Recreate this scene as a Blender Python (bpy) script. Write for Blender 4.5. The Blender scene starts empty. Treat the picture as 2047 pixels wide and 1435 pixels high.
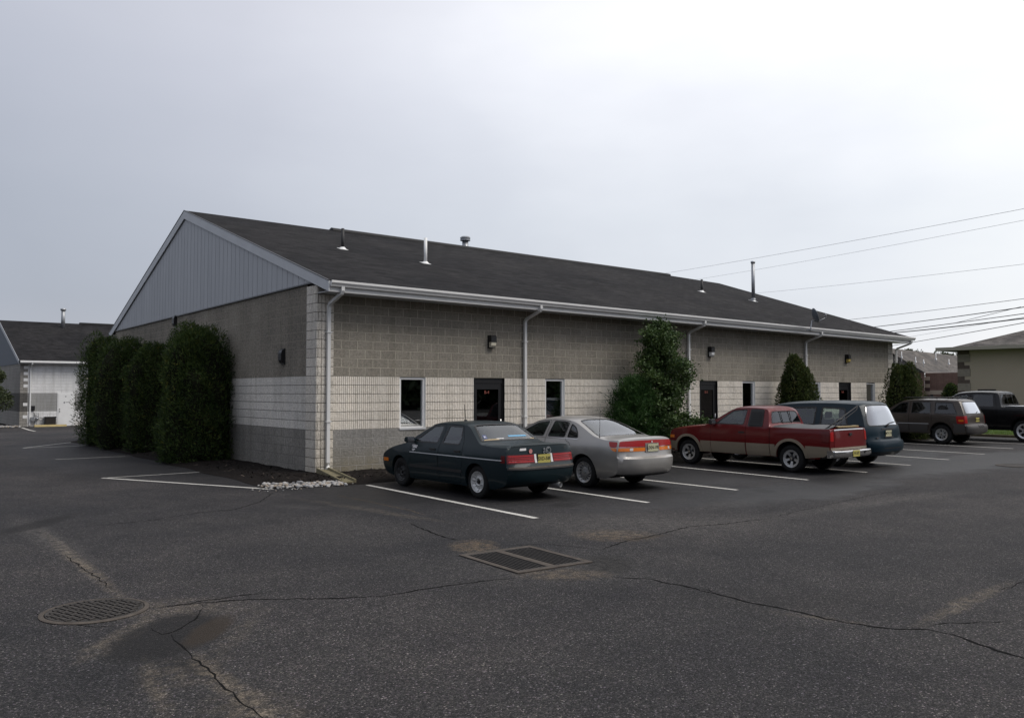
import bpy, bmesh, math, random
import numpy as np
from mathutils import Vector, Matrix
from mathutils.geometry import delaunay_2d_cdt
R = math.radians
random.seed(7); RNG = np.random.default_rng(11)
SC = bpy.context.scene
COL = SC.collection

# ------------------------------------------------------------------ camera
CAM = (-8.3224, -17.1915, 1.8887); YAW = .680638; PITCH = .0386275; FPX = 1670.03
cd = bpy.data.cameras.new('camera'); cam = bpy.data.objects.new('camera', cd); COL.objects.link(cam)
cd.sensor_width = 36; cd.lens = FPX / 2047 * 36; cd.clip_start = .1; cd.clip_end = 3000
cam.location = CAM; cam.rotation_euler = (R(90) + PITCH, 0, -YAW)
SC.camera = cam

# ------------------------------------------------------------------ sky and light
w = bpy.data.worlds.new("World"); SC.world = w; w.use_nodes = True
SUN_EL, SUN_AZ = R(54), R(145)      # azimuth from +Y towards +X
def build_world():
    nt = w.node_tree; nt.nodes.clear(); N = nt.nodes.new; L = nt.links.new
    out = N('ShaderNodeOutputWorld'); bg = N('ShaderNodeBackground'); L(bg.outputs[0], out.inputs[0])
    sky = N('ShaderNodeTexSky'); sky.sky_type = 'NISHITA'; sky.sun_disc = False
    sky.sun_elevation = SUN_EL; sky.sun_rotation = SUN_AZ; sky.dust_density = 4; sky.air_density = 1
    tc = N('ShaderNodeTexCoord')
    # cloud layer: brighter towards the veiled sun, soft large mottling
    dt = N('ShaderNodeVectorMath'); dt.operation = 'DOT_PRODUCT'; L(tc.outputs['Generated'], dt.inputs[0])
    gaz, gel = R(78), R(20)
    dt.inputs[1].default_value = (math.sin(gaz)*math.cos(gel), math.cos(gaz)*math.cos(gel), math.sin(gel))
    mp = N('ShaderNodeMapping'); mp.inputs['Scale'].default_value = (1, 1, 2.6); L(tc.outputs['Generated'], mp.inputs[0])
    nz = N('ShaderNodeTexNoise'); nz.inputs['Scale'].default_value = 1.7; nz.inputs['Detail'].default_value = 5
    nz.inputs['Roughness'].default_value = .5; L(mp.outputs[0], nz.inputs['Vector'])
    sc = N('ShaderNodeMath'); sc.operation = 'MULTIPLY_ADD'; sc.inputs[1].default_value = .34; sc.inputs[2].default_value = -.17
    L(nz.outputs['Fac'], sc.inputs[0])
    ad = N('ShaderNodeMath'); ad.operation = 'ADD'; L(dt.outputs['Value'], ad.inputs[0]); L(sc.outputs[0], ad.inputs[1])
    rp = N('ShaderNodeValToRGB'); L(ad.outputs[0], rp.inputs[0])
    e = rp.color_ramp.elements; e[0].position = .0; e[0].color = (.43, .46, .54, 1)
    e[1].position = 1.0; e[1].color = (.98, .99, 1.02, 1)
    for p, c in ((.40, (.44, .462, .525, 1)), (.62, (.54, .558, .62, 1)), (.80, (.69, .71, .765, 1)), (.91, (.86, .875, .915, 1)), (.965, (.96, .965, .98, 1))):
        k = e.new(p); k.color = c
    # the layer thins overhead and thickens low down, with a thin pale band at the very horizon
    sp = N('ShaderNodeSeparateXYZ'); L(tc.outputs['Generated'], sp.inputs[0])
    lo = N('ShaderNodeValToRGB'); L(sp.outputs['Z'], lo.inputs[0]); q = lo.color_ramp.elements
    q[0].position = 0; q[0].color = (1.10, 1.07, 1.02, 1); q[1].position = .62; q[1].color = (1.32, 1.30, 1.26, 1)
    for p, c in ((.045, (1.0, 1.0, .99, 1)), (.10, (.90, .92, .935, 1)), (.20, (.93, .95, .965, 1)), (.34, (1.10, 1.10, 1.11, 1)), (.45, (1.24, 1.22, 1.21, 1))): k = q.new(p); k.color = c
    mx = N('ShaderNodeMixRGB'); mx.blend_type = 'MULTIPLY'; mx.inputs[0].default_value = 1; L(rp.outputs[0], mx.inputs[1]); L(lo.outputs[0], mx.inputs[2])
    m2 = N('ShaderNodeMixRGB'); m2.blend_type = 'ADD'; m2.inputs[0].default_value = .012
    L(mx.outputs[0], m2.inputs[1]); L(sky.outputs[0], m2.inputs[2])
    L(m2.outputs[0], bg.inputs[0]); bg.inputs[1].default_value = WORLD_K
WORLD_K = 1.0
build_world()
sd = bpy.data.lights.new('sun', 'SUN'); sd.energy = 2.3; sd.angle = R(38); sd.color = (1, .95, .88)
so = bpy.data.objects.new('sun', sd); COL.objects.link(so)
_d = Vector((math.sin(SUN_AZ)*math.cos(SUN_EL), math.cos(SUN_AZ)*math.cos(SUN_EL), math.sin(SUN_EL)))
so.rotation_euler = _d.to_track_quat('Z', 'Y').to_euler(); so.location = (0, 0, 30)
SC.view_settings.view_transform = 'Standard'; SC.view_settings.look = 'None'
SC.view_settings.gamma = 1; SC.view_settings.use_curve_mapping = False; SC.view_settings.exposure = 0

# ------------------------------------------------------------------ measuring: a point of the photo met with a plane of the place
_F = np.array([math.sin(YAW)*math.cos(PITCH), math.cos(YAW)*math.cos(PITCH), math.sin(PITCH)])
_Rt = np.array([math.cos(YAW), -math.sin(YAW), 0]); _U = np.cross(_Rt, _F); _O = np.array(CAM)
def ray(u, v): return _F + (u-1023.5)/FPX*_Rt - (v-717.5)/FPX*_U
def G(u, v, z=0.):
    d = ray(u, v); return tuple(_O + (z-_O[2])/d[2]*d)
def PL(ax, val, u, v):
    d = ray(u, v); return tuple(_O + (val-_O[ax])/d[ax]*d)
def DEP(dist, u, v):
    d = ray(u, v); return tuple(_O + dist*d)

# ------------------------------------------------------------------ object helpers
def link(o, parent=None):
    COL.objects.link(o)
    if parent is not None: o.parent = parent
    return o
def tag(o, label=None, cat=None, group=None, kind=None):
    if label: o['label'] = label
    if cat: o['category'] = cat
    if group: o['group'] = group
    if kind: o['kind'] = kind
    return o
def thing(name, loc, label, cat, rz=0., group=None):
    o = bpy.data.objects.new(name, None); o.location = loc; o.rotation_euler = (0, 0, rz); o.empty_display_size = .2
    link(o); return tag(o, label, cat, group)

class MB:
    """collects shapes, links them as ONE mesh object"""
    def __init__(s): s.v = []; s.f = []; s.m = []; s.sm = []
    def add(s, vs, fs, m=0, sm=False):
        b = len(s.v); s.v += [tuple(map(float, p)) for p in vs]; s.f += [tuple(b+i for i in f) for f in fs]
        s.m += [m]*len(fs); s.sm += [sm]*len(fs); return s
    def box(s, x0, x1, y0, y1, z0, z1, m=0):
        return s.add([(x0,y0,z0),(x1,y0,z0),(x1,y1,z0),(x0,y1,z0),(x0,y0,z1),(x1,y0,z1),(x1,y1,z1),(x0,y1,z1)],
                     [(0,3,2,1),(4,5,6,7),(0,1,5,4),(1,2,6,5),(2,3,7,6),(3,0,4,7)], m)
    def quad(s, a, b, c, d, m=0): return s.add([a,b,c,d], [(0,1,2,3)], m)
    def tube(s, pts, r, n=8, m=0, cap=True, sm=True, sx=1.):
        P = [Vector(p) for p in pts]; rr = r if isinstance(r, (list, tuple)) else [r]*len(P)
        vs = []; up = Vector((0,0,1))
        for i, p in enumerate(P):
            t = (P[min(i+1,len(P)-1)] - P[max(i-1,0)]).normalized()
            a = t.cross(up) if abs(t.z) < .98 else t.cross(Vector((0,1,0)))
            a.normalize(); b = t.cross(a).normalized()
            for k in range(n):
                an = 2*math.pi*(k+.5)/n; vs.append(p + a*math.cos(an)*rr[i]*sx + b*math.sin(an)*rr[i])
        fs = [(i*n+k, i*n+(k+1)%n, (i+1)*n+(k+1)%n, (i+1)*n+k) for i in range(len(P)-1) for k in range(n)]
        s.add(vs, fs, m, sm)
        if cap: s.add([vs[k] for k in range(n)], [tuple(range(n))[::-1]], m); s.add(vs[-n:], [tuple(range(n))], m)
        return s
    def lathe(s, prof, c, axis='z', n=24, m=0, sm=True):
        """prof: list of (radius, along-axis)"""
        vs = []
        for r_, h in prof:
            for k in range(n):
                a = 2*math.pi*k/n; x, y = r_*math.cos(a), r_*math.sin(a)
                vs.append((c[0]+x, c[1]+y, c[2]+h) if axis == 'z' else (c[0]+x, c[1]+h, c[2]+y) if axis == 'y' else (c[0]+h, c[1]+x, c[2]+y))
        fs = [(i*n+k, i*n+(k+1)%n, (i+1)*n+(k+1)%n, (i+1)*n+k) for i in range(len(prof)-1) for k in range(n)]
        return s.add(vs, fs, m, sm)
    def prism(s, poly, ax, a0, a1, m=0):
        """poly: 2-D outline in the two other axes, extruded along ax"""
        def P(p, a): return (a, p[0], p[1]) if ax == 0 else (p[0], a, p[1]) if ax == 1 else (p[0], p[1], a)
        n = len(poly); vs = [P(p, a0) for p in poly] + [P(p, a1) for p in poly]
        return s.add(vs, [tuple(range(n))[::-1], tuple(range(n, 2*n))] + [(i, (i+1)%n, n+(i+1)%n, n+i) for i in range(n)], m)
    def build(s, name, mats, parent=None, angle=None, loc=None, fix=True):
        me = bpy.data.meshes.new(name); me.from_pydata(s.v, [], s.f)
        for mt in (mats if isinstance(mats, (list, tuple)) else [mats]): me.materials.append(mt)
        me.polygons.foreach_set('material_index', s.m); me.polygons.foreach_set('use_smooth', s.sm)
        if fix:
            bm = bmesh.new(); bm.from_mesh(me); bmesh.ops.remove_doubles(bm, verts=bm.verts, dist=1e-5)
            bmesh.ops.recalc_face_normals(bm, faces=bm.faces); bm.to_mesh(me); bm.free()
        if angle is not None:
            me.polygons.foreach_set('use_smooth', [True]*len(me.polygons)); me.set_sharp_from_angle(angle=R(angle))
        me.update(); o = bpy.data.objects.new(name, me)
        if loc: o.location = loc
        return link(o, parent)
def struct(name, mb, mat, **k):
    o = mb.build(name, mat, **k); o['kind'] = 'structure'; return o

# ------------------------------------------------------------------ materials
def new_mat(name):
    m = bpy.data.materials.new(name); m.use_nodes = True; nt = m.node_tree
    b = next(n for n in nt.nodes if n.type == 'BSDF_PRINCIPLED'); return m, nt, nt.nodes.new, nt.links.new, b
def noise(N, L, vec, scale, detail=4, rough=.55, dist=0):
    n = N('ShaderNodeTexNoise'); n.inputs['Scale'].default_value = scale; n.inputs['Detail'].default_value = detail
    n.inputs['Roughness'].default_value = rough; n.inputs['Distortion'].default_value = dist
    if vec is not None: L(vec, n.inputs['Vector'])
    return n.outputs['Fac']
def ramp(N, L, src, stops):
    r = N('ShaderNodeValToRGB'); L(src, r.inputs[0]); e = r.color_ramp.elements
    e[0].position, e[1].position = stops[0][0], stops[-1][0]
    e[0].color = (*stops[0][1], 1); e[1].color = (*stops[-1][1], 1)
    for p, c in stops[1:-1]: k = e.new(p); k.color = (*c, 1)
    return r.outputs[0]
def maprange(N, L, src, a, b, c, d):
    m = N('ShaderNodeMapRange'); L(src, m.inputs[0])
    for i, v in enumerate((a, b, c, d)): m.inputs[1+i].default_value = v
    return m.outputs[0]
def mixc(N, L, fac, a, b, mode='MIX'):
    m = N('ShaderNodeMixRGB'); m.blend_type = mode
    for i, s in enumerate((fac, a, b)):
        if isinstance(s, (int, float)): m.inputs[i].default_value = s
        elif isinstance(s, tuple): m.inputs[i].default_value = (*s[:3], 1)
        else: L(s, m.inputs[i])
    return m.outputs[0]
def mth(N, L, op, a, b=None, c=None):
    m = N('ShaderNodeMath'); m.operation = op
    for i, s in enumerate((a, b, c)):
        if s is None: continue
        if isinstance(s, (int, float)): m.inputs[i].default_value = s
        else: L(s, m.inputs[i])
    return m.outputs[0]
def bump(N, L, b, h, strength, dist):
    n = N('ShaderNodeBump'); n.inputs['Strength'].default_value = strength; n.inputs['Distance'].default_value = dist
    L(h, n.inputs['Height']); L(n.outputs[0], b.inputs['Normal']); return n
def mat(name, col, rough=.6, metal=0., var=.0, vscale=6., bmp=0., bscale=40., spec=.5, coat=0., ior=None):
    m, nt, N, L, b = new_mat(name)
    b.inputs['Base Color'].default_value = (*col, 1); b.inputs['Roughness'].default_value = rough
    b.inputs['Metallic'].default_value = metal; b.inputs['Specular IOR Level'].default_value = spec
    b.inputs['Coat Weight'].default_value = coat; b.inputs['Coat Roughness'].default_value = .04
    if ior: b.inputs['IOR'].default_value = ior
    tc = N('ShaderNodeTexCoord').outputs['Object']
    if var:
        f = noise(N, L, tc, vscale, 5)
        c = ramp(N, L, f, [(.25, tuple(x*(1-var) for x in col)), (.75, tuple(min(1, x*(1+var)) for x in col))])
        L(c, b.inputs['Base Color'])
    if bmp: bump(N, L, b, noise(N, L, tc, bscale, 4), bmp, .01)
    return m
def glass(name, tint=(.6,.7,.66), refl=1.0, rough=.01, dark=0.):
    """thin pane: fresnel mirror over tinted see-through"""
    m = bpy.data.materials.new(name); m.use_nodes = True; nt = m.node_tree; nt.nodes.clear(); N = nt.nodes.new; L = nt.links.new
    o = N('ShaderNodeOutputMaterial'); t = N('ShaderNodeBsdfTransparent'); t.inputs[0].default_value = (*tint, 1)
    g = N('ShaderNodeBsdfGlossy'); g.inputs['Roughness'].default_value = rough; g.inputs[0].default_value = (.95, .97, 1, 1)
    fr = N('ShaderNodeFresnel'); fr.inputs[0].default_value = 1.6
    k = mth(N, L, 'MULTIPLY_ADD', fr.outputs[0], refl, .02); k = mth(N, L, 'MINIMUM', k, .95)
    mx = N('ShaderNodeMixShader'); L(k, mx.inputs[0]); L(t.outputs[0], mx.inputs[1]); L(g.outputs[0], mx.inputs[2])
    if dark:
        d = N('ShaderNodeBsdfDiffuse'); d.inputs[0].default_value = (.01, .011, .012, 1)
        m2 = N('ShaderNodeMixShader'); m2.inputs[0].default_value = dark; L(t.outputs[0], m2.inputs[1]); L(d.outputs[0], m2.inputs[2]); L(m2.outputs[0], mx.inputs[1])
    L(mx.outputs[0], o.inputs[0]); return m

def block_mat(name, c0, c1, mortar, row=.2032, wid=.4064, msize=.007, stain=None, fine=.28, bdist=.02, drift=.12, speck=.55):
    """split-face concrete block: courses, joints, rough face"""
    m, nt, N, L, b = new_mat(name); tc = N('ShaderNodeTexCoord').outputs['Object']
    sp = N('ShaderNodeSeparateXYZ'); L(tc, sp.inputs[0]); u = mth(N, L, 'ADD', sp.outputs[0], sp.outputs[1])
    cb = N('ShaderNodeCombineXYZ'); L(u, cb.inputs[0]); L(sp.outputs[2], cb.inputs[1])
    br = N('ShaderNodeTexBrick'); L(cb.outputs[0], br.inputs['Vector']); br.inputs['Scale'].default_value = 1
    br.inputs['Brick Width'].default_value = wid; br.inputs['Row Height'].default_value = row
    br.inputs['Mortar Size'].default_value = msize; br.inputs['Mortar Smooth'].default_value = .3
    br.inputs['Color1'].default_value = (*c0, 1); br.inputs['Color2'].default_value = (*c1, 1); br.inputs['Mortar'].default_value = (*mortar, 1)
    f1 = noise(N, L, tc, 17, 7, .75); f2 = noise(N, L, tc, .45, 4, .6); f3 = noise(N, L, tc, 75, 3, .6)
    col = mixc(N, L, fine, br.outputs['Color'], ramp(N, L, f1, [(.34, tuple(x*.42 for x in c0)), (.66, tuple(min(1, x*1.5) for x in c0))]))
    col = mixc(N, L, 1., col, ramp(N, L, f2, [(.3, (1-drift,)*3), (.7, (1+drift*.6, 1+drift*.55, 1+drift*.45))]), 'MULTIPLY')
    if speck:
        col = mixc(N, L, 1., col, ramp(N, L, f3, [(.38, (speck,)*3), (.48, (1,)*3), (.62, (1.06,)*3)]), 'MULTIPLY')
    sm = N('ShaderNodeMapping'); L(tc, sm.inputs[0]); sm.inputs['Scale'].default_value = (2.6, 2.6, .22)   # rain streaks down the face
    col = mixc(N, L, 1., col, ramp(N, L, noise(N, L, sm.outputs[0], 1.5, 6, .7), [(.32, (.80,.79,.76)), (.5, (1,)*3), (.72, (1.08,1.07,1.05))]), 'MULTIPLY')
    if stain:
        for z0, z1, c, amt in stain:   # weathering that reaches from z0 (full) to z1 (none)
            k = maprange(N, L, sp.outputs[2], z0, z1, amt, 0)
            k2 = mth(N, L, 'MULTIPLY', k, maprange(N, L, noise(N, L, tc, 2.3, 5, .7), .3, .65, .35, 1.))
            col = mixc(N, L, k2, col, c)
    col = mixc(N, L, mth(N, L, 'MULTIPLY', br.outputs['Fac'], mth(N, L, 'MULTIPLY_ADD', f2, .7, .45)), col, mortar)
    L(col, b.inputs['Base Color']); b.inputs['Roughness'].default_value = .92; b.inputs['Specular IOR Level'].default_value = .2
    h = mth(N, L, 'ADD', f1, mth(N, L, 'MULTIPLY', f3, .35)); h = mth(N, L, 'SUBTRACT', h, mth(N, L, 'MULTIPLY', br.outputs['Fac'], .9))
    bump(N, L, b, h, .9, bdist*1.6); return m

def shingle_mat(name, c, streak=.25, run='x', spec=.12):
    m, nt, N, L, b = new_mat(name); tc = N('ShaderNodeTexCoord').outputs['Object']
    mp = N('ShaderNodeMapping'); L(tc, mp.inputs[0]); mp.inputs['Scale'].default_value = (.35, 5, 1) if run == 'x' else (5, .35, 1)
    f = noise(N, L, mp.outputs[0], 2.2, 6, .65); g = noise(N, L, tc, 90, 2); h = noise(N, L, tc, .35, 3)
    br = N('ShaderNodeTexBrick'); sp = N('ShaderNodeSeparateXYZ'); L(tc, sp.inputs[0]); cb = N('ShaderNodeCombineXYZ')
    L(sp.outputs[0 if run == 'x' else 1], cb.inputs[0]); L(sp.outputs[1 if run == 'x' else 0], cb.inputs[1]); L(cb.outputs[0], br.inputs['Vector'])
    br.inputs['Scale'].default_value = 1; br.inputs['Brick Width'].default_value = .33; br.inputs['Row Height'].default_value = .135; br.inputs['Mortar Size'].default_value = .006
    br.inputs['Color1'].default_value = (*[x*1.5 for x in c], 1); br.inputs['Color2'].default_value = (*[x*.62 for x in c], 1); br.inputs['Mortar'].default_value = (*[x*.5 for x in c], 1)
    col = mixc(N, L, 1., br.outputs['Color'], ramp(N, L, f, [(.3, (1-streak,)*3), (.7, (1+streak,)*3)]), 'MULTIPLY')
    col = mixc(N, L, 1., col, ramp(N, L, g, [(.3, (.8,)*3), (.7, (1.25,)*3)]), 'MULTIPLY')
    col = mixc(N, L, 1., col, ramp(N, L, h, [(.35, (.78, .78, .80)), (.65, (1.30, 1.27, 1.22))]), 'MULTIPLY')
    L(col, b.inputs['Base Color']); b.inputs['Roughness'].default_value = .95; b.inputs['Specular IOR Level'].default_value = spec
    bump(N, L, b, mth(N, L, 'SUBTRACT', g, br.outputs['Fac']), .5, .006); return m
# ------------------------------------------------------------------ material library
C_ = .2032
M = {}
M['grey_block'] = block_mat('grey_split_block', (.33,.302,.255), (.24,.222,.188), (.55,.50,.41), stain=[(4.35,3.1,(.17,.145,.11),.6)], fine=.5, msize=.009)
M['grey_base'] = block_mat('grey_base_block', (.30,.29,.272), (.23,.223,.212), (.42,.40,.37), stain=[(.0,.75,(.22,.185,.11),.8)], fine=.5, msize=.007)
M['white_block'] = block_mat('white_fluted_block', (.86,.80,.71), (.76,.705,.625), (.13,.115,.09), wid=30., msize=.006, fine=.15, speck=.8, bdist=.012)
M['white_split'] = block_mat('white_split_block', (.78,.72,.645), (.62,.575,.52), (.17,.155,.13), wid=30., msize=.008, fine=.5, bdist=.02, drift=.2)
M['white_corner'] = block_mat('white_corner_block', (.80,.735,.645), (.66,.60,.52), (.10,.09,.07), wid=30., msize=.007, fine=.3, stain=[(.0,1.5,(.36,.31,.22),.5)], drift=.2)
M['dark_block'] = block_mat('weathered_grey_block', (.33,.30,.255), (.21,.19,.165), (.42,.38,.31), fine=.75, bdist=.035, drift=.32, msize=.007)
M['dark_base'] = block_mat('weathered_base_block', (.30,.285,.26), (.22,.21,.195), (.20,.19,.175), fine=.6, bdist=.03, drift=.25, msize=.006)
M['shingle'] = shingle_mat('dark_shingles', (.0165,.0160,.0170), .36)
M['shingle_far'] = shingle_mat('brown_grey_shingles', (.105,.098,.092), .12, 'y')
def siding_mat():
    m, nt, N, L, b = new_mat('grey_metal_siding'); tc = N('ShaderNodeTexCoord').outputs['Object']
    mp = N('ShaderNodeMapping'); L(tc, mp.inputs[0]); mp.inputs['Scale'].default_value = (1, 3, .25)
    f = noise(N, L, mp.outputs[0], 1.2, 4)
    L(ramp(N, L, f, [(.3, (.345,.355,.37)), (.7, (.405,.415,.43))]), b.inputs['Base Color']); b.inputs['Roughness'].default_value = .55; return m
M['siding'] = siding_mat()
M['trim'] = mat('painted_metal_trim', (.66,.655,.64), .42, var=.07, vscale=1.4)
M['trim_grey'] = mat('grey_painted_trim', (.48,.49,.50), .5, var=.08, vscale=1.5)
M['white_paint'] = mat('white_paint', (.74,.74,.73), .45, var=.05, vscale=3)
M['black_metal'] = mat('black_metal', (.012,.012,.013), .35)
M['black_matte'] = mat('black_plastic', (.014,.014,.015), .6)
M['void'] = mat('unlit_interior', (.006,.006,.007), .95, spec=.05)
M['galv'] = mat('galvanised_steel', (.32,.33,.345), .45, .7, var=.12, vscale=9)
M['dish'] = mat('dark_grey_dish', (.085,.095,.11), .5)
M['pane'] = glass('building_pane', (.34,.38,.38), 3.2, .015)
M['pane_dark'] = glass('door_pane', (.10,.10,.10), 1.0, .02)
M['lens'] = mat('lamp_lens', (.62,.58,.46), .3)
M['lens_amber'] = mat('yellowed_lamp_lens', (.50,.38,.10), .35)
M['red_paint'] = mat('faded_red_lettering', (.20,.05,.033), .6)
M['cast_iron'] = mat('cast_iron', (.045,.041,.038), .85, .0, spec=.25, var=.3, vscale=14, bmp=.5, bscale=80)
M['rust_iron'] = mat('rusty_iron_frame', (.078,.067,.058), .95, .0, spec=.15, var=.35, vscale=9, bmp=.5, bscale=60)

M['concrete'] = mat('mossy_concrete', (.15,.13,.075), .9, var=.3, vscale=12, bmp=.6)
M['conc_yellow'] = mat('yellow_concrete', (.48,.38,.18), .85, var=.15, vscale=6)
M['wire'] = mat('black_cable', (.02,.02,.022), .6)
M['wire_grey'] = mat('bare_grey_cable', (.30,.30,.32), .5)
M['stone_w'] = mat('pale_pebble', (.33,.32,.31), .8, var=.2, vscale=18)
M['stone_b'] = mat('tan_pebble', (.27,.23,.19), .8, var=.25, vscale=18)
M['stone_g'] = mat('grey_pebble', (.20,.20,.205), .8, var=.25, vscale=18)
M['bark'] = mat('bark', (.060,.045,.034), .95, var=.35, vscale=18, bmp=.8)
def leaf_mat(name, stops, rough=.55, trans=.25, spec=.3):
    m, nt, N, L, b = new_mat(name); g = N('ShaderNodeNewGeometry')
    tc = N('ShaderNodeTexCoord').outputs['Object']
    f = mth(N, L, 'ADD', mth(N, L, 'MULTIPLY', g.outputs['Random Per Island'], .55), mth(N, L, 'MULTIPLY', noise(N, L, tc, 1.6, 3), .5))
    c = ramp(N, L, f, stops); L(c, b.inputs['Base Color']); b.inputs['Roughness'].default_value = rough
    b.inputs['Specular IOR Level'].default_value = spec
    out = next(n for n in nt.nodes if n.type == 'OUTPUT_MATERIAL')
    t = N('ShaderNodeBsdfTranslucent'); L(c, t.inputs[0]); mx = N('ShaderNodeMixShader'); mx.inputs[0].default_value = trans
    L(b.outputs[0], mx.inputs[1]); L(t.outputs[0], mx.inputs[2]); L(mx.outputs[0], out.inputs[0]); return m
M['arbor'] = leaf_mat('cedar_foliage', [(.15,(.012,.022,.009)), (.5,(.031,.056,.016)), (.76,(.062,.090,.022)), (.95,(.16,.13,.03))], spec=.15)
M['arbor_core'] = mat('inner_twigs', (.012,.013,.008), .95, spec=.05)
M['holly'] = leaf_mat('holly_foliage', [(.15,(.018,.036,.012)), (.5,(.045,.082,.022)), (.9,(.095,.14,.04))], .5, .15, .3)
M['fir'] = leaf_mat('soft_green_foliage', [(.15,(.014,.036,.011)), (.5,(.030,.075,.018)), (.9,(.06,.11,.03))], spec=.2)
M['arbor2'] = leaf_mat('bronzed_cedar_foliage', [(.15,(.022,.034,.012)), (.5,(.05,.072,.02)), (.75,(.075,.09,.028)), (.95,(.13,.085,.03))], spec=.15)
M['far_leaf'] = leaf_mat('far_foliage', [(.2,(.03,.045,.02)), (.8,(.07,.085,.035))])
M['grassm'] = leaf_mat('lawn_grass', [(.15,(.06,.11,.018)), (.85,(.16,.22,.05))])

def mulch_mat():
    m, nt, N, L, b = new_mat('black_mulch'); tc = N('ShaderNodeTexCoord').outputs['Object']
    f = noise(N, L, tc, 30, 5, .7); v = N('ShaderNodeTexVoronoi'); v.inputs['Scale'].default_value = 38; L(tc, v.inputs['Vector'])
    c = ramp(N, L, f, [(.3, (.006,.005,.005)), (.6, (.018,.014,.012)), (.78, (.05,.036,.026))])
    L(c, b.inputs['Base Color']); b.inputs['Roughness'].default_value = .95; b.inputs['Specular IOR Level'].default_value = .15
    bump(N, L, b, mth(N, L, 'ADD', v.outputs['Distance'], f), 1, .03); return m
M['mulch'] = mulch_mat()

def asphalt_mat():
    m, nt, N, L, b = new_mat('asphalt'); tc = N('ShaderNodeTexCoord').outputs['Object']
    v = N('ShaderNodeTexVoronoi'); v.inputs['Scale'].default_value = 104; L(tc, v.inputs['Vector'])
    sep = N('ShaderNodeSeparateColor'); L(v.outputs['Color'], sep.inputs[0])
    n1 = noise(N, L, tc, .22, 5, .6, .3); n2 = noise(N, L, tc, 1.3, 6, .65, .4); n3 = noise(N, L, tc, 55, 4, .75)
    stone = ramp(N, L, sep.outputs[0], [(.0, (.004,.004,.004)), (.3, (.014,.0135,.013)), (.6, (.040,.038,.036)), (.85, (.075,.073,.071)), (.96, (.125,.121,.116)), (1., (.34,.33,.32))])
    base = ramp(N, L, n3, [(.33, (.010,.010,.010)), (.67, (.070,.066,.064))])
    col = mixc(N, L, .68, base, mixc(N, L, .18, stone, mixc(N, L, 1., stone, v.outputs['Color'], 'MULTIPLY')))
    col = mixc(N, L, 1., col, (1.0,1.05,1.13), 'MULTIPLY')
    col = mixc(N, L, 1., col, ramp(N, L, n1, [(.34, (.58,.58,.60)), (.66, (1.08,1.02,.97))]), 'MULTIPLY')
    col = mixc(N, L, 1., col, ramp(N, L, n2, [(.32, (.74,.74,.76)), (.68, (1.12,1.10,1.07))]), 'MULTIPLY')
    # worn patches, damp spots, silt, painted under-car shade: each is an ellipse with a ragged edge
    wob = N('ShaderNodeTexNoise'); wob.inputs['Scale'].default_value = 1.6; wob.inputs['Detail'].default_value = 6; L(tc, wob.inputs['Vector'])
    ws = N('ShaderNodeVectorMath'); ws.operation = 'MULTIPLY_ADD'; L(wob.outputs['Color'], ws.inputs[0])
    ws.inputs[1].default_value = (.9, .9, 0); ws.inputs[2].default_value = (-.45, -.45, 0)
    def ell(c, rx, ry, rot, wobble, soft):
        q = N('ShaderNodeVectorMath'); q.operation = 'SCALE'; L(ws.outputs[0], q.inputs[0]); q.inputs['Scale'].default_value = wobble
        p = N('ShaderNodeVectorMath'); p.operation = 'ADD'; L(tc, p.inputs[0]); L(q.outputs[0], p.inputs[1])
        mp = N('ShaderNodeMapping'); mp.vector_type = 'TEXTURE'; L(p.outputs[0], mp.inputs[0])
        mp.inputs['Location'].default_value = (c[0], c[1], 0); mp.inputs['Rotation'].default_value = (0, 0, rot); mp.inputs['Scale'].default_value = (rx, ry, 1000)
        ln = N('ShaderNodeVectorMath'); ln.operation = 'LENGTH'; L(mp.outputs[0], ln.inputs[0])
        return maprange(N, L, ln.outputs['Value'], 1-soft, 1+soft, 1, 0)
    n4 = noise(N, L, tc, 9, 7, .72); gr_l = mth(N, L, 'MULTIPLY', maprange(N, L, n4, .40, .60, .05, .95), maprange(N, L, n3, .35, .6, .5, 1.)); gr_d = maprange(N, L, n3, .3, .65, .8, 1.)
    stone_n = ramp(N, L, sep.outputs[0], [(.0, (.45,)*3), (.6, (1.,)*3), (1., (1.9,)*3)])
    for c, rx, ry, rot, wb, soft, colr, amt in STAINS:
        k = mth(N, L, 'MULTIPLY', ell(c, rx, ry, rot, wb, soft), amt)
        dark = colr[0] < .06
        k = mth(N, L, 'MULTIPLY', k, gr_d if dark else gr_l)
        col = mixc(N, L, k, col, colr if dark else mixc(N, L, 1., stone_n, colr, 'MULTIPLY'))
    damp_shade = None
    for c, rx, ry, rot, wb, soft, amt in DAMP_SHADE:
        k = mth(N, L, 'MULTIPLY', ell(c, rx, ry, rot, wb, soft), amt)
        damp_shade = k if damp_shade is None else mth(N, L, 'MAXIMUM', damp_shade, k)
    col = mixc(N, L, damp_shade, col, mixc(N, L, 1., col, (.30,.31,.335), 'MULTIPLY'))  # wet tone, deepened to paint in the contact shade under the cars
    L(col, b.inputs['Base Color']); L(mth(N, L, 'SUBTRACT', .86, mth(N, L, 'MULTIPLY', damp_shade, .42)), b.inputs['Roughness'])
    b.inputs['Specular IOR Level'].default_value = .22
    bp = bump(N, L, b, mth(N, L, 'ADD', mth(N, L, 'MULTIPLY', v.outputs['Distance'], -1.), n3), .8, .010)
    L(mth(N, L, 'SUBTRACT', .6, mth(N, L, 'MULTIPLY', damp_shade, .4)), bp.inputs['Strength'])
    return m
def P2(u, v): return G(u, v)[:2]
SAND = (.165,.135,.10); SILT = (.13,.095,.06); PALE = (.115,.106,.097); DK = (.010,.0095,.0095)
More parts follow.
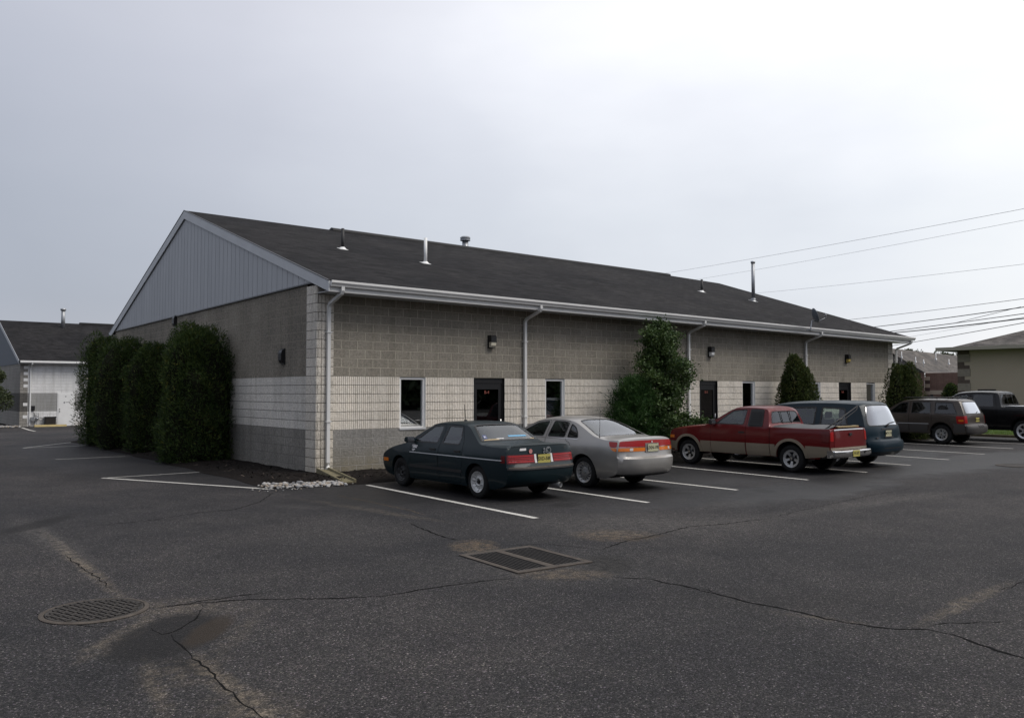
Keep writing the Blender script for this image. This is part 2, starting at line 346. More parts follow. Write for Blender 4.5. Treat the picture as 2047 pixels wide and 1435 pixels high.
def spot(u0, v0, u1, v1, colr, amt, wob=.3, soft=.35):
    """a blotch measured in the photo: (centre, across, along the view)"""
    c = P2((u0+u1)/2, (v0+v1)/2); a, b_ = np.array(P2(u0, (v0+v1)/2)), np.array(P2(u1, (v0+v1)/2)); d, e = np.array(P2((u0+u1)/2, v0)), np.array(P2((u0+u1)/2, v1))
    c = tuple((d+e)/2); return (c, np.linalg.norm(b_-a)/2, np.linalg.norm(e-d)/2, -YAW, wob, soft, colr, amt)
def streak(uA, vA, uB, vB, wd, colr, amt, wob=.18, soft=.6):
    A, B = np.array(P2(uA, vA)), np.array(P2(uB, vB)); return (tuple((A+B)/2), np.linalg.norm(B-A)/2, wd, math.atan2(*(B-A)[::-1]), wob, soft, colr, amt)
BRN = (.030,.022,.015)
STAINS = [
 spot(215,1232,280,1310,SAND,.45), spot(250,1200,470,1230,SAND,.45,.3,.6), spot(300,1315,430,1370,SAND,.4,.3,.6), spot(455,1225,500,1300,SAND,.25,.3,.6),
 spot(243,1226,425,1322,DK,.88,.22,.16), spot(385,1232,446,1290,BRN,.85,.25,.25), streak(330,1310,420,1345,.10,DK,.6),
 streak(405,1325,540,1440,.085,SAND,.8), streak(470,1400,560,1460,.22,SAND,.6,.3,.8), streak(290,1330,330,1430,.05,SAND,.45),
 streak(100,1075,228,1180,.07,SAND,.85,.16), streak(40,1040,150,1110,.16,PALE,.6), spot(48,1031,106,1066,DK,.75,.3,.3),
 streak(620,1000,850,1037,.11,SAND,.5,.25), streak(560,1010,640,1016,.2,PALE,.5),
 spot(905,1080,992,1104,SILT,.95,.15,.3), spot(1160,1060,1305,1080,SILT,.85,.2,.4), streak(1250,1078,1330,1070,.06,BRN,.8), spot(1060,1030,1520,1068,PALE,.5,.9,.5),
 spot(1168,1110,1262,1144,DK,.9,.12,.25), spot(1045,1138,1210,1158,SILT,.75,.15,.4), spot(860,1100,1290,1160,PALE,.35,.4,.6),
 streak(1860,1238,2000,1172,.075,SAND,.7), streak(1560,1225,1720,1245,.05,SAND,.5), spot(1505,977,1548,985,(.008,.008,.008),.95,.05,.2),
 streak(1560,1030,1900,985,.22,PALE,.6,.5,.8), spot(150,930,330,962,DK,.5,.4,.4), spot(560,1040,800,1090,PALE,.25,.6,.6), spot(1380,1180,1800,1225,DK,.3,.8,.6),
 spot(1100,975,1190,1003,(.012,.012,.012),.6,.3,.4), spot(1620,955,1730,970,DK,.6,.4,.4),
 ((1.15,-6.9),.30,.22,.4,.25,.4,DK,.7), ((3.9,-7.1),.26,.2,0,.25,.4,DK,.6), ((6.6,-3.2),.35,.5,0,.3,.4,DK,.75), ((6.75,-4.6),.18,.22,0,.2,.4,DK,.7), ((9.2,-7.9),.3,.2,.3,.3,.4,DK,.6), ((17.4,-4.0),.4,.5,0,.3,.4,DK,.7),
 ((6.6,-6.2),.6,.3,.2,.5,.5,PALE,.4), ((3.4,-8.5),.9,.25,.1,.5,.6,PALE,.5)]
DAMP_SHADE = [
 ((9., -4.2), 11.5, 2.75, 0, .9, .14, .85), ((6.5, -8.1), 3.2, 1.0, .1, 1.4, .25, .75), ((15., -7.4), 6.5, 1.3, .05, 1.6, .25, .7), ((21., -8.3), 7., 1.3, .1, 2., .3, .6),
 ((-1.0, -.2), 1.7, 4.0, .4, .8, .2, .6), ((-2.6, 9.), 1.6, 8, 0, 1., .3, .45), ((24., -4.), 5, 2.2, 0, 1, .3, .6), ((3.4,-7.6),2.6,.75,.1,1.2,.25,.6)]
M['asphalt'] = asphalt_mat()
M['line'] = mat('worn_white_line_paint', (.47,.455,.42), .75, var=.5, vscale=34)
M['line_thin'] = mat('faded_white_line_paint', (.36,.35,.32), .75, var=.35, vscale=18)
M['crack'] = mat('crack_fill', (.008,.008,.008), .95, spec=.05)
M['crack_sand'] = mat('sandy_crack_fill', (.16,.12,.075), .95, spec=.1, var=.3, vscale=20)
def paint(name, col, metal=.35, rough=.38, var=.06, coat=.4):
    m, nt, N, L, b = new_mat(name); tc = N('ShaderNodeTexCoord').outputs['Object']
    f = noise(N, L, tc, 2.2, 5, .65); L(ramp(N, L, f, [(.3, tuple(x*(1-var) for x in col)), (.7, tuple(x*(1+var) for x in col))]), b.inputs['Base Color'])
    b.inputs['Metallic'].default_value = metal; b.inputs['Specular IOR Level'].default_value = .2; b.inputs['Coat Weight'].default_value = coat
    L(maprange(N, L, f, .3, .7, rough-.05, rough+.08), b.inputs['Roughness']); b.inputs['Coat Roughness'].default_value = .06
    bump(N, L, b, noise(N, L, tc, 3.5, 2), .08, .01); return m
M['p_teal'] = paint('dark_teal_paint', (.0025,.0105,.0140), .0, .45, coat=.2)
M['p_silver'] = paint('silver_beige_paint', (.36,.345,.325), .65, .36)
M['p_red'] = paint('dark_red_paint', (.105,.005,.006), .1, .34)
M['p_gold'] = paint('light_gold_paint', (.30,.255,.195), .5, .4)
M['p_blue'] = paint('dark_blue_green_paint', (.002,.013,.022), .0, .4, coat=.2)
M['p_brown'] = paint('taupe_brown_paint', (.060,.049,.042), .25, .38)
M['p_brown2'] = mat('grey_brown_cladding', (.060,.056,.054), .5, .2)
M['p_black'] = paint('black_paint', (.004,.004,.005), .0, .3, coat=.3)
M['rubber'] = mat('tyre_rubber', (.012,.012,.012), .85, spec=.25, var=.3, vscale=14)
M['rim_steel'] = mat('silver_painted_steel', (.52,.52,.51), .42, .3, var=.1, vscale=20)
M['rim_alloy'] = mat('dull_alloy', (.42,.42,.42), .36, .7, var=.15, vscale=20)
M['chrome'] = mat('chrome', (.62,.61,.60), .16, 1., var=.1, vscale=5)
M['tail_red'] = mat('red_tail_lens', (.30,.010,.010), .25, spec=.4, coat=.15)
M['tail_dark'] = mat('dark_red_tail_lens', (.09,.005,.006), .25, spec=.4, coat=.15)
M['amber'] = mat('amber_lens', (.62,.16,.012), .2, spec=.7, coat=.5)
M['clear_lens'] = mat('clear_lens', (.60,.60,.58), .15, spec=.8, coat=.5)
M['c_glass'] = glass('car_glass', (.62,.72,.67), 1.0, .012)
M['c_rear'] = glass('rear_car_glass', (.48,.56,.55), 1.3, .03)
M['c_tint'] = glass('tinted_car_glass', (.10,.105,.11), .8, .015)
M['seatm'] = mat('grey_seat_fabric', (.10,.105,.11), .9, var=.1)
M['seatd'] = mat('dark_seat_fabric', (.03,.03,.033), .9)
M['seatb'] = mat('blue_grey_seat_fabric', (.09,.11,.14), .9)
M['plate_y'] = mat('yellow_plate', (.42,.37,.10), .5)
M['plate_w'] = mat('pale_plate', (.46,.44,.29), .5)
M['ink'] = mat('plate_lettering', (.03,.03,.02), .5)
M['sticker_w'] = mat('white_sticker', (.62,.60,.60), .5)
M['sticker_b'] = mat('blue_sticker', (.12,.33,.52), .5)
M['sticker_n'] = mat('navy_sticker', (.05,.07,.17), .5)
M['sticker_r'] = mat('pink_red_sticker', (.50,.22,.20), .5)
M['tonneau'] = mat('black_vinyl', (.035,.035,.037), .5, bmp=.2, bscale=5)
M['tape'] = mat('old_tan_tape', (.36,.27,.14), .6)
# ------------------------------------------------------------------ ground
def gz(x, y):
    t = min(1, max(0, (y-20)/22)); return -.45*t*t*(3-2*t)
def build_ground():
    b = MB(); xs = [-600,-200,-80,-40,-25,-15,-8,-4,0,4,8,12,16,20,25,30,36,44,55,80,130,250,700]
    ys = [-400,-120,-50,-30,-20,-14,-8,-4,0,6,12,18,20,22,24,26,28,30,32,34,36,38,40,42,48,60,90,150,400,900]
    vs = [(x, y, gz(x, y)) for y in ys for x in xs]; n = len(xs)
    b.add(vs, [(j*n+i, j*n+i+1, (j+1)*n+i+1, (j+1)*n+i) for j in range(len(ys)-1) for i in range(n-1)], 0, True)
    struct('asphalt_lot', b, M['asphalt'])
build_ground()
def stripe(p, q, wd, mt, z=.004, name='parking_line', segs=14, jit=.006):
    P, Q = np.array(p[:2], float), np.array(q[:2], float); d = (Q-P)/np.linalg.norm(Q-P); nn = np.array([-d[1], d[0]])
    vs = []
    for i in range(segs+1):
        c = P + (Q-P)*i/segs
        for s in (-1, 1):
            w_ = wd/2*s + random.uniform(-jit, jit); a = c + nn*w_; vs.append((a[0], a[1], gz(*a)+z))
    b = MB(); b.add(vs, [(2*i, 2*i+1, 2*i+3, 2*i+2) for i in range(segs)]); return struct(name, b, M[mt])
for p, q in [((.07,-2.2),(-.16,-7.69)), ((2.62,-2.2),(2.46,-7.56)), ((5.2,-2.2),(5.15,-7.41)), ((8.2,-2.1),(7.85,-7.25)), ((10.75,-2.1),(10.43,-7.19)),
             ((13.3,-2.1),(13.09,-6.94)), ((15.95,-2.1),(15.65,-6.78)), ((18.8,-2.1),(18.59,-6.54)), ((22.0,-1.7),(21.92,-6.11)), ((24.9,-1.7),(24.9,-6.0))]:
    stripe(p, q, .105, 'line')
stripe((-3.74,2.67), (-1.72,-1.69), .10, 'line'); stripe((-3.70,2.62), (-1.52,2.67), .07, 'line_thin')
stripe((-3.53,8.86), (-1.72,8.82), .09, 'line_thin'); stripe((-3.42,14.7), (-1.31,14.8), .09, 'line_thin'); stripe((-3.42,14.75), (-1.31,17.39), .09, 'line_thin')
for a, b_ in [((43.5,854.6),(70.7,863.7)), ((157.6,851.5),(178,857))]:
    stripe(G(*a, -.45), G(*b_, -.45), .13, 'line')
def crack(px, wd, mt='crack', sub=5, name='asphalt_crack'):
    """a jagged gap along points measured in the lot"""
    pts = [np.array(P2(*p)) for p in px]; out = []
    for a, b_ in zip(pts[:-1], pts[1:]):
        L_ = np.linalg.norm(b_-a); n_ = max(2, int(L_/.07)); nn = np.array([-(b_-a)[1], (b_-a)[0]])/max(L_, 1e-6)
        for i in range(n_): out.append(a+(b_-a)*i/n_ + nn*random.uniform(-.018, .018))
    out.append(pts[-1]); vs = []
    for i, p in enumerate(out):
        d = out[min(i+1, len(out)-1)]-out[max(i-1, 0)]; d = d/max(np.linalg.norm(d), 1e-6); nn = np.array([-d[1], d[0]])
        w_ = wd*random.uniform(.3, 1.2)*min(1, .25+min(i, len(out)-1-i)/6)
        for s in (-.5, .5): a = p+nn*w_*s; vs.append((a[0], a[1], gz(*a)+.003))
    b = MB(); b.add(vs, [(2*i, 2*i+1, 2*i+3, 2*i+2) for i in range(len(out)-1)]); struct(name, b, M[mt])
crack([(290,1216),(360,1209),(400,1202),(470,1192),(560,1180)], .018)
crack([(330,1211),(480,1199),(640,1196),(760,1192),(860,1176),(960,1162),(1030,1155)], .024)
crack([(1228,1153),(1300,1158),(1390,1176),(1440,1190),(1520,1208),(1600,1224),(1670,1240),(1740,1252),(1800,1257),(1860,1258),(1905,1268),(1960,1288),(2047,1316),(2110,1345)], .027)
crack([(1370,1176),(1420,1179),(1440,1190)], .016)
crack([(1830,1255),(1880,1246),(1960,1244),(2030,1242)], .012)
crack([(1800,1257),(1830,1252)], .014); crack([(2000,1180),(2047,1163),(2100,1150)], .014)
crack([(1920,1200),(1955,1196)], .012)
crack([(340,1268),(362,1290),(375,1305),(395,1322),(415,1335),(440,1362),(470,1392),(500,1418),(530,1435),(560,1460)], .013)
crack([(305,1255),(325,1268),(345,1262),(375,1248),(400,1225),(404,1208)], .014)
crack([(130,1110),(165,1135),(200,1158),(222,1178)], .014)
crack([(820,1046),(860,1063),(895,1075),(925,1081)], .03); crack([(1200,1099),(1225,1090),(1255,1080),(1300,1072),(1380,1052),(1440,1048),(1530,1037)], .024)
crack([(990,1092),(1040,1089),(1090,1087),(1200,1098)], .012); crack([(670,990),(740,1003),(820,1020),(850,1030)], .012, 'crack_sand')
crack([(165,1053),(300,1040),(400,1024),(470,1018),(520,1003),(545,985)], .02)
crack([(1540,1035),(1610,1018),(1680,1003),(1740,990),(1830,975)], .012)
crack([(60,1222),(120,1243),(190,1253),(250,1250)], .010)

def manhole():
    c = np.array(P2(190, 1221)); t = thing('manhole_cover', (c[0], c[1], 0), 'round iron manhole cover with raised square grid, in cracked asphalt at the near left', 'manhole cover', R(20))
    r = .43; b = MB(); b.lathe([(r,.003),(r,.007),(r-.01,.010),(r-.036,.014),(r-.042,.006)], (0,0,0), n=56); b.build('rim_frame', M['rust_iron'], t, angle=30)
    b = MB(); b.lathe([(r-.048,.005),(r-.048,.012),(r-.060,.013),(r-.062,.010),(0,.010)], (0,0,0), n=48)
    s = .064
    for i in range(-6, 7):
        for j in range(-6, 7):
            x, y = i*s, j*s
            if math.hypot(x, y) < r-.085:
                w_, h_ = (.026, .016) if (i+j) % 2 else (.016, .026)
                b.box(x-w_, x+w_, y-h_, y+h_, .010, .0205)
    b.build('lid', M['cast_iron'], t)
manhole()
def far_manhole():
    p = G(2035, 931); t = thing('manhole_cover', (p[0], p[1], 0), 'flat dark iron cover far across the lot at the right edge', 'manhole cover')
    b = MB(); b.lathe([(.5,.004),(.5,.012),(.44,.014)], (0,0,0), n=40); b.build('rim_frame', M['rust_iron'], t, angle=30)
    b = MB(); b.lathe([(.435,.005),(.435,.012),(0,.013)], (0,0,0), n=40); b.build('lid', M['cast_iron'], t, angle=30)
far_manhole()
def grate():
    A, T, D, B = [np.array(P2(*p)) for p in ((917,1108),(1063,1093.5),(1180,1122),(1036,1150))]
    c = (A+T+D+B)/4; ux = (T-A+D-B)/2; uy = (B-A+D-T)/2
    lx, ly = np.linalg.norm(ux), np.linalg.norm(uy); rz = math.atan2(ux[1], ux[0])
    t = thing('storm_drain', (c[0], c[1], 0), 'rectangular iron storm drain with two slotted grates, sunk in stained asphalt', 'storm drain', rz)
    hx, hy = lx/2, ly/2; e = .07
    b = MB(); z0, z1 = .003, .013
    b.box(-hx,hx,-hy,-hy+e,z0,z1); b.box(-hx,hx,hy-e,hy,z0,z1); b.box(-hx,-hx+e,-hy+e,hy-e,z0,z1); b.box(hx-e,hx,-hy+e,hy-e,z0,z1); b.box(-.05,.05,-hy+e,hy-e,z0,z1)
    b.build('frame', M['rust_iron'], t)
    b = MB(); b.quad((-hx+.05,-hy+.05,.009),(hx-.05,-hy+.05,.009),(hx-.05,hy-.05,.009),(-hx+.05,hy-.05,.009)); b.build('pit_shade_sheet', M['void'], t)  # flat sheet coloured black in place of the shade inside the drain
    for s in (-1, 1):
        x0, x1 = (-hx+e, -.05) if s < 0 else (.05, hx-e); g = MB(); n = 8; w_ = (x1-x0)
        for i in range(n+1):
            x = x0 + w_*i/n; g.box(x-.0065, x+.0065, -hy+e, hy-e, .0094, .0106)
        g.box(x0, x1, -hy+e, -hy+e+.03, .0098, .0122); g.box(x0, x1, hy-e-.03, hy-e, .0098, .0122)
        g.build('grate', M['cast_iron'], t)
grate()

# mulch beds
def mulch():
    b = MB(); nx = 150
    def strip(path, inner):  # path outer edge points, inner wall points
        n = len(path); vs = []; K = 5
        for i in range(n):
            for k in range(K+1):
                t = k/K; x = path[i][0]*(1-t)+inner[i][0]*t; y = path[i][1]*(1-t)+inner[i][1]*t
                h = .006 + .10*math.sin(min(1, t*1.6)*math.pi/2)*(1-.25*t) + (random.uniform(-.012, .016) if k else 0)
                vs.append((x, y, h))
        b.add(vs, [(i*(K+1)+k, (i+1)*(K+1)+k, (i+1)*(K+1)+k+1, i*(K+1)+k+1) for i in range(n-1) for k in range(K)], 0, True)
    n = 60; ys = [-1.55+ (17.6+1.55)*i/n for i in range(n+1)]
    out = [(-1.70+.25*min(1, (y+1.5)/14)+.05*math.sin(y*2.1), y) for y in ys]; inn = [(.03, max(y, -.02)) for y in ys]
    strip(out[::-1], inn[::-1])
    xs = [-1.7 + (29.0+1.7)*i/110 for i in range(111)]
    out = [(x, -1.55-.42*min(1, (x+1.7)/1.5)+.04*math.sin(x*1.7)) for x in xs]; inn = [(max(x, -.02), .03) for x in xs]
    strip(out, inn)
    struct('mulch_bed', b, M['mulch'])
    c = MB()
    for _ in range(2600):
        if random.random() < .35: x, y = random.uniform(-1.55, -.1), random.uniform(-1.3, 12)
        else: x, y = random.uniform(-1.4, 12)**1, random.uniform(-1.9, -.1)
        z = .10; a = random.uniform(0, 6.28); l, w_ = random.uniform(.015, .05), random.uniform(.006, .014); t = random.uniform(-.6, .6)
        dx, dy = math.cos(a)*l, math.sin(a)*l; ex, ey = -math.sin(a)*w_, math.cos(a)*w_
        c.add([(x-dx-ex,y-dy-ey,z-t*l),(x+dx-ex,y+dy-ey,z+t*l),(x+dx+ex,y+dy+ey,z+t*l+.004),(x-dx+ex,y-dy+ey,z-t*l+.004)], [(0,1,2,3)], 0 if random.random() < .93 else 1)
    o = c.build('wood_chips', [M['mulch'], M['bark']], fix=False); tag(o, 'dark wood chips scattered over the mulch bed', 'mulch', kind='stuff')
mulch()
def ico(b, c, r, m, seed):
    rr = random.Random(seed); vs = []; fs = []
    t = (1+5**.5)/2
    base = [(-1,t,0),(1,t,0),(-1,-t,0),(1,-t,0),(0,-1,t),(0,1,t),(0,-1,-t),(0,1,-t),(t,0,-1),(t,0,1),(-t,0,-1),(-t,0,1)]
    F = [(0,11,5),(0,5,1),(0,1,7),(0,7,10),(0,10,11),(1,5,9),(5,11,4),(11,10,2),(10,7,6),(7,1,8),(3,9,4),(3,4,2),(3,2,6),(3,6,8),(3,8,9),(4,9,5),(2,4,11),(6,2,10),(8,6,7),(9,8,1)]
    V = [Vector(p).normalized() for p in base]; idx = {}
    def mid(i, j):
        k = (min(i,j), max(i,j))
        if k not in idx: V.append(((V[i]+V[j])/2).normalized()); idx[k] = len(V)-1
        return idx[k]
    for a_, b_, c_ in F:
        x, y, z = mid(a_,b_), mid(b_,c_), mid(c_,a_); fs += [(a_,x,z),(b_,y,x),(c_,z,y),(x,y,z)]
    s = (r*rr.uniform(.8,1.3), r*rr.uniform(.75,1.1), r*rr.uniform(.55,.8)); a = rr.uniform(0, 3.14)
    for v in V:
        k = 1+rr.uniform(-.07, .07); x, y, z = v.x*s[0]*k, v.y*s[1]*k, v.z*s[2]*k
        vs.append((c[0]+x*math.cos(a)-y*math.sin(a), c[1]+x*math.sin(a)+y*math.cos(a), c[2]+z))
    b.add(vs, fs, m, True)
def pebbles():
    b = MB()
    for i in range(330):
        t = random.random(); x = -1.80 + 1.5*t + random.uniform(-.05, .05); y = -1.38 - .42*t + random.gauss(0, .12)
        if random.random() < .12: y -= .1
        r = random.uniform(.022, .045)*(1.25 if random.random() < .15 else 1); h = .02 + max(0, .07-abs((y+1.38+.42*t)*.3)) * random.random()
        ico(b, (x, y, h), r, random.choices([0,1,2], [5,2,2])[0], i)
    for i in range(46):
        ico(b, (random.uniform(-2.1, .1), random.uniform(-2.1, -1.6), .012), random.uniform(.008,.02), random.choice([0,1,2]), 900+i)
    o = b.build('pebble_bed', [M['stone_w'], M['stone_b'], M['stone_g']], fix=False)
    tag(o, 'pale river pebbles heaped at the mulch corner beside the splash block', 'pebbles', kind='stuff')
pebbles()
def splash():
    t = thing('splash_block', (.12, -.1, 0), 'mossy concrete splash trough below the corner downspout', 'splash block', R(-9))
    b = MB(); L_ = 1.72; w0, w1 = .15, .17
    def sec(y, z, w_): return [(-w_,y,z-.06),(w_,y,z-.06),(w_,y,z+.045),(w_-.04,y,z+.045),(w_-.05,y,z),(-w_+.05,y,z),(-w_+.04,y,z+.045),(-w_,y,z+.045)]
    A = sec(0, .155, w0); B = sec(-L_, .05, w1)
    b.add(A+B, [tuple(range(8)), tuple(range(8,16))[::-1]] + [(i,8+i,8+(i+1)%8,(i+1)%8) for i in range(8)])
    b.build('trough', M['concrete'], t)
splash()

# ------------------------------------------------------------------ main building
ZE0, ZE1, XL, XR, YE, YR, YB = 4.29, 4.12, 0.0, 26.55, -.68, 9.1, 18.0
def ze(x): return ZE0 + (ZE1-ZE0)*(x-XL)/(XR-XL)
def zr(x): return 7.47 if x < 21 else 7.47 - .09*(x-21)/(XR-21)
BLD = thing('warehouse', (0,0,0), 'long one-storey grey and white concrete block building with dark shingle roof, cars parked in front', 'building')
OPEN = [('w',2.15,2.88),('d',4.34,5.34),('w',6.77,7.49),('d',13.40,14.33),('w',15.70,16.42),('w',19.86,20.58),('d',21.88,22.78),('w',23.98,24.66)]
XW1 = 26.17
def wall_main():
    Z1, Z2, Z3 = 5*C_, 11*C_, 4.30
    # base courses, broken by the doors
    segs = []; x = .40
    for k, a, b_ in [o for o in OPEN if o[0] == 'd']+[('e', XW1-.4, 0)]: segs.append((x, a)); x = b_
    b = MB()
    for a, c in segs: b.box(a, c, 0, .2, -.1, Z1)
    b.build('base_wall', M['grey_base'], BLD)
    b = MB(); b.box(.40, XW1-.4, 0, .2, Z2, Z3-.02); b.build('upper_wall', M['grey_block'], BLD)
    # fluted band
    b = MB(); x = .40; segs = []
    for k, a, c in OPEN+[('e', XW1-.4, 0)]: segs.append((x, a)); x = c
    rows = []
    for r_ in range(6):
        z = Z1 + r_*C_; rows += [z+.003, z+C_*.33, z+C_*.66, z+C_-.003]
    for a, c in segs:
        b = MB(); n = max(1, round((c-a)/.0508)); p = (c-a)/n; cols = []
        for i in range(n):
            x0 = a+i*p; cols += [(x0+.000, .019), (x0+p*.20, .019), (x0+p*.28, -.001), (x0+p*.93, -.001)]
        cols.append((c, .019)); m = len(cols); vs = []
        prev = None
        for zi, z in enumerate(rows):
            for xi, (xx, yy) in enumerate(cols):
                j = random.uniform(-.004, .004) if yy < .005 else random.uniform(-.001,.001)
                vs.append((xx + random.uniform(-.002, .002)*(0 < xi < m-1), yy+j, z))
        b.add(vs, [(r_*m+i, r_*m+i+1, (r_+1)*m+i+1, (r_+1)*m+i) for r_ in range(len(rows)-1) for i in range(m-1)])
        b.box(a, c, .022, .2, Z1+.001, Z2-.001)
        b.build('fluted_wall', M['white_block'], BLD, fix=False)
    # side wall at x = 0, courses as on the front
    for nm, z0, z1, mt in (('side_base_wall', -.1, Z1, 'dark_base'), ('side_band_wall', Z1, Z2, 'white_split'), ('side_upper_wall', Z2, 4.32, 'dark_block')):
        b = MB(); b.box(0, .2, .49, 17.3, z0, z1); b.build(nm, M[mt], BLD)
    b = MB(); b.box(.2, XW1, 17.1, 17.3, -.1, 4.2); b.box(XW1-.2, XW1, .4, 17.1, -.1, 4.2); b.build('rear_wall', M['grey_base'], BLD)
    # corner columns of fluted block
    def column(x0, x1, y1, side):
        b = MB(); e = .022; pr = []
        n = 4; wd = (x1-x0)/n
        if side < 0:   # outline in plan, from the front right round the corner to the side rear
            pr += [(x1, .02), (x1, -e)]
            for i in range(n-1, 0, -1): xx = x0+wd*i; pr += [(xx+.016,-e),(xx+.010,-e+.022),(xx-.010,-e+.022),(xx-.016,-e)]
            pr += [(x0-e+.02,-e),(x0-e,-e+.02)]
            for yy in (.245,): pr += [(x0-e,yy-.008),(x0-e+.008,yy),(x0-e,yy+.008)]
            pr += [(x0-e,y1),(x0+.02,y1)]
        else:
            pr += [(x1, y1), (x1+e*0, -e+.02), (x1-.02, -e)]
            for i in range(n-1, 0, -1): xx = x0+wd*i; pr += [(xx+.016,-e),(xx+.010,-e+.022),(xx-.010,-e+.022),(xx-.016,-e)]
            pr += [(x0,-e),(x0,.02)]
        m = len(pr); vs = []; rows = []
        for r_ in range(21): z = r_*C_-.05*(r_ == 0); rows += [z+.005, z+C_*.5, z+C_-.005]
        rows = [z for z in rows if z < 4.28]
        for zi, z in enumerate(rows):
            ins = .004 if zi % 3 != 1 else 0
            for x, y in pr:
                jx, jy = random.uniform(-.003,.003), random.uniform(-.003,.003)
                vs.append((x+jx, y+jy+ins*(y < 0), z))
        b.add(vs, [(r_*m+i, r_*m+i+1, (r_+1)*m+i+1, (r_+1)*m+i) for r_ in range(len(rows)-1) for i in range(m-1)])
        b.add([(x,y,rows[-1]) for x, y in pr], [tuple(range(m))])
        b.build('corner_column', M['white_corner'], BLD, fix=False)
    column(0, .40, .49, -1); column(XW1-.4, XW1, .4, 1)
wall_main()
def roof_main():
    b = MB(); xs = [XL-.06] + [i*26.0/20 for i in range(1, 20)] + [XR]; vs = []
    prof = [(YE,0),(2,.25),(5,.6),(YR,1.0),(YB,2.0)]
    for x in xs:
        zE, zR = ze(x), zr(x)
        for y in (YE, 1.6, 4.2, 6.8, YR): vs.append((x, y, zE+(zR-zE)*(y-YE)/(YR-YE)))
        vs.append((x, YB, 4.15))
    m = 6; top = [(i*m+k, (i+1)*m+k, (i+1)*m+k+1, i*m+k+1) for i in range(len(xs)-1) for k in range(m-1)]
    b.add(vs, top); lo = [(x, y, z-.05) for x, y, z in vs]; b.add(lo, [f[::-1] for f in top])
    for i in range(len(xs)-1): b.quad(vs[i*m], vs[(i+1)*m], lo[(i+1)*m], lo[i*m]); b.quad(vs[i*m+5], vs[(i+1)*m+5], lo[(i+1)*m+5], lo[i*m+5])
    for i in (0, len(xs)-1):
        for k in range(m-1): b.quad(vs[i*m+k], vs[i*m+k+1], lo[i*m+k+1], lo[i*m+k])
    rf = b.build('roof', M['shingle'], BLD)
    b = MB(); a, c = 4.9, 22.6; vs = []
    for x in (a, c): vs += [(x,YR-.17,zr(x)-.04),(x,YR-.16,zr(x)+.035),(x,YR,zr(x)+.085),(x,YR+.16,zr(x)+.03),(x,YR+.17,zr(x)-.05)]
    b.add(vs, [(i,i+1,5+i+1,5+i) for i in range(4)]+[tuple(range(5)), tuple(range(5,10))]); b.build('ridge_vent', M['black_matte'], rf)
    return rf
ROOF = roof_main()
def on_roof(u, v):
    d = ray(u, v); lo_, hi = 5., 90.
    def f(t): p = _O+t*d; return p[2]-(ze(p[0])+(zr(p[0])-ze(p[0]))*(p[1]-YE)/(YR-YE))
    for _ in range(60):
        m_ = (lo_+hi)/2
        if f(lo_)*f(m_) <= 0: hi = m_
        else: lo_ = m_
    return _O+lo_*d
SL = math.atan((7.47-4.29)/(YR-YE))
def vent(u, vb, h, r, mt, flash='white_paint', cap=False, collar=False):
    p = on_roof(u, vb); b = MB(); b.tube([(p[0],p[1],p[2]-.1),(p[0],p[1],p[2]+h)], r, 12)
    if collar: b.lathe([(r+.001,h-.09),(r+.02,h-.085),(r+.02,h),(r-.02,h)], p, n=14); b.lathe([(r,.02),(r+.03,.03),(r+.03,.10),(r,.12)], p, n=14)
    o = b.build('vent_pipe', M[mt], ROOF)
    f = MB(); s = r+.085
    c, sn = math.cos(SL), math.sin(SL)
    def Q(x, y, z): return (p[0]+x, p[1]+y*c-z*sn, p[2]+y*sn+z*c)
    vs = [Q(-s,-s,.006),(Q(s,-s,.006)),Q(s,s*1.1,.006),Q(-s,s*1.1,.006)]
    f.add(vs, [(0,1,2,3)]); n = 14
    ring0 = [Q(math.cos(2*math.pi*k/n)*(s-.02), math.sin(2*math.pi*k/n)*(s-.02), .01) for k in range(n)]
    ring1 = [(p[0]+math.cos(2*math.pi*k/n)*(r+.012), p[1]+math.sin(2*math.pi*k/n)*(r+.012), p[2]+.055) for k in range(n)]
    f.add(ring0+ring1, [(k,(k+1)%n,n+(k+1)%n,n+k) for k in range(n)], 0, True)
    f.build('vent_flashing', M[flash], ROOF)
vent(685, 498, .60, .045, 'black_matte'); vent(850.5, 526.5, .76, .050, 'white_paint'); vent(1403, 583.5, .52, .05, 'black_matte')
vent(1506, 602, 1.72, .075, 'galv', 'galv', collar=True)
def flue():
    # stands just behind the ridge
    p = PL(1, YR+.9, 930, 497); b = MB(); x, y = p[0], p[1]; z = 7.1; b.tube([(x,y,z),(x,y,7.98)], .125, 18)
    b.build('flue_pipe', M['galv'], ROOF)
    b = MB(); b.lathe([(.0,.14),(.16,.13),(.205,.095),(.205,.05),(.14,.045),(.14,.02),(.205,.015),(.205,-.035),(.13,-.04)], (x,y,7.98), n=22); b.build('flue_cap', M['galv'], ROOF, angle=35)
flue()
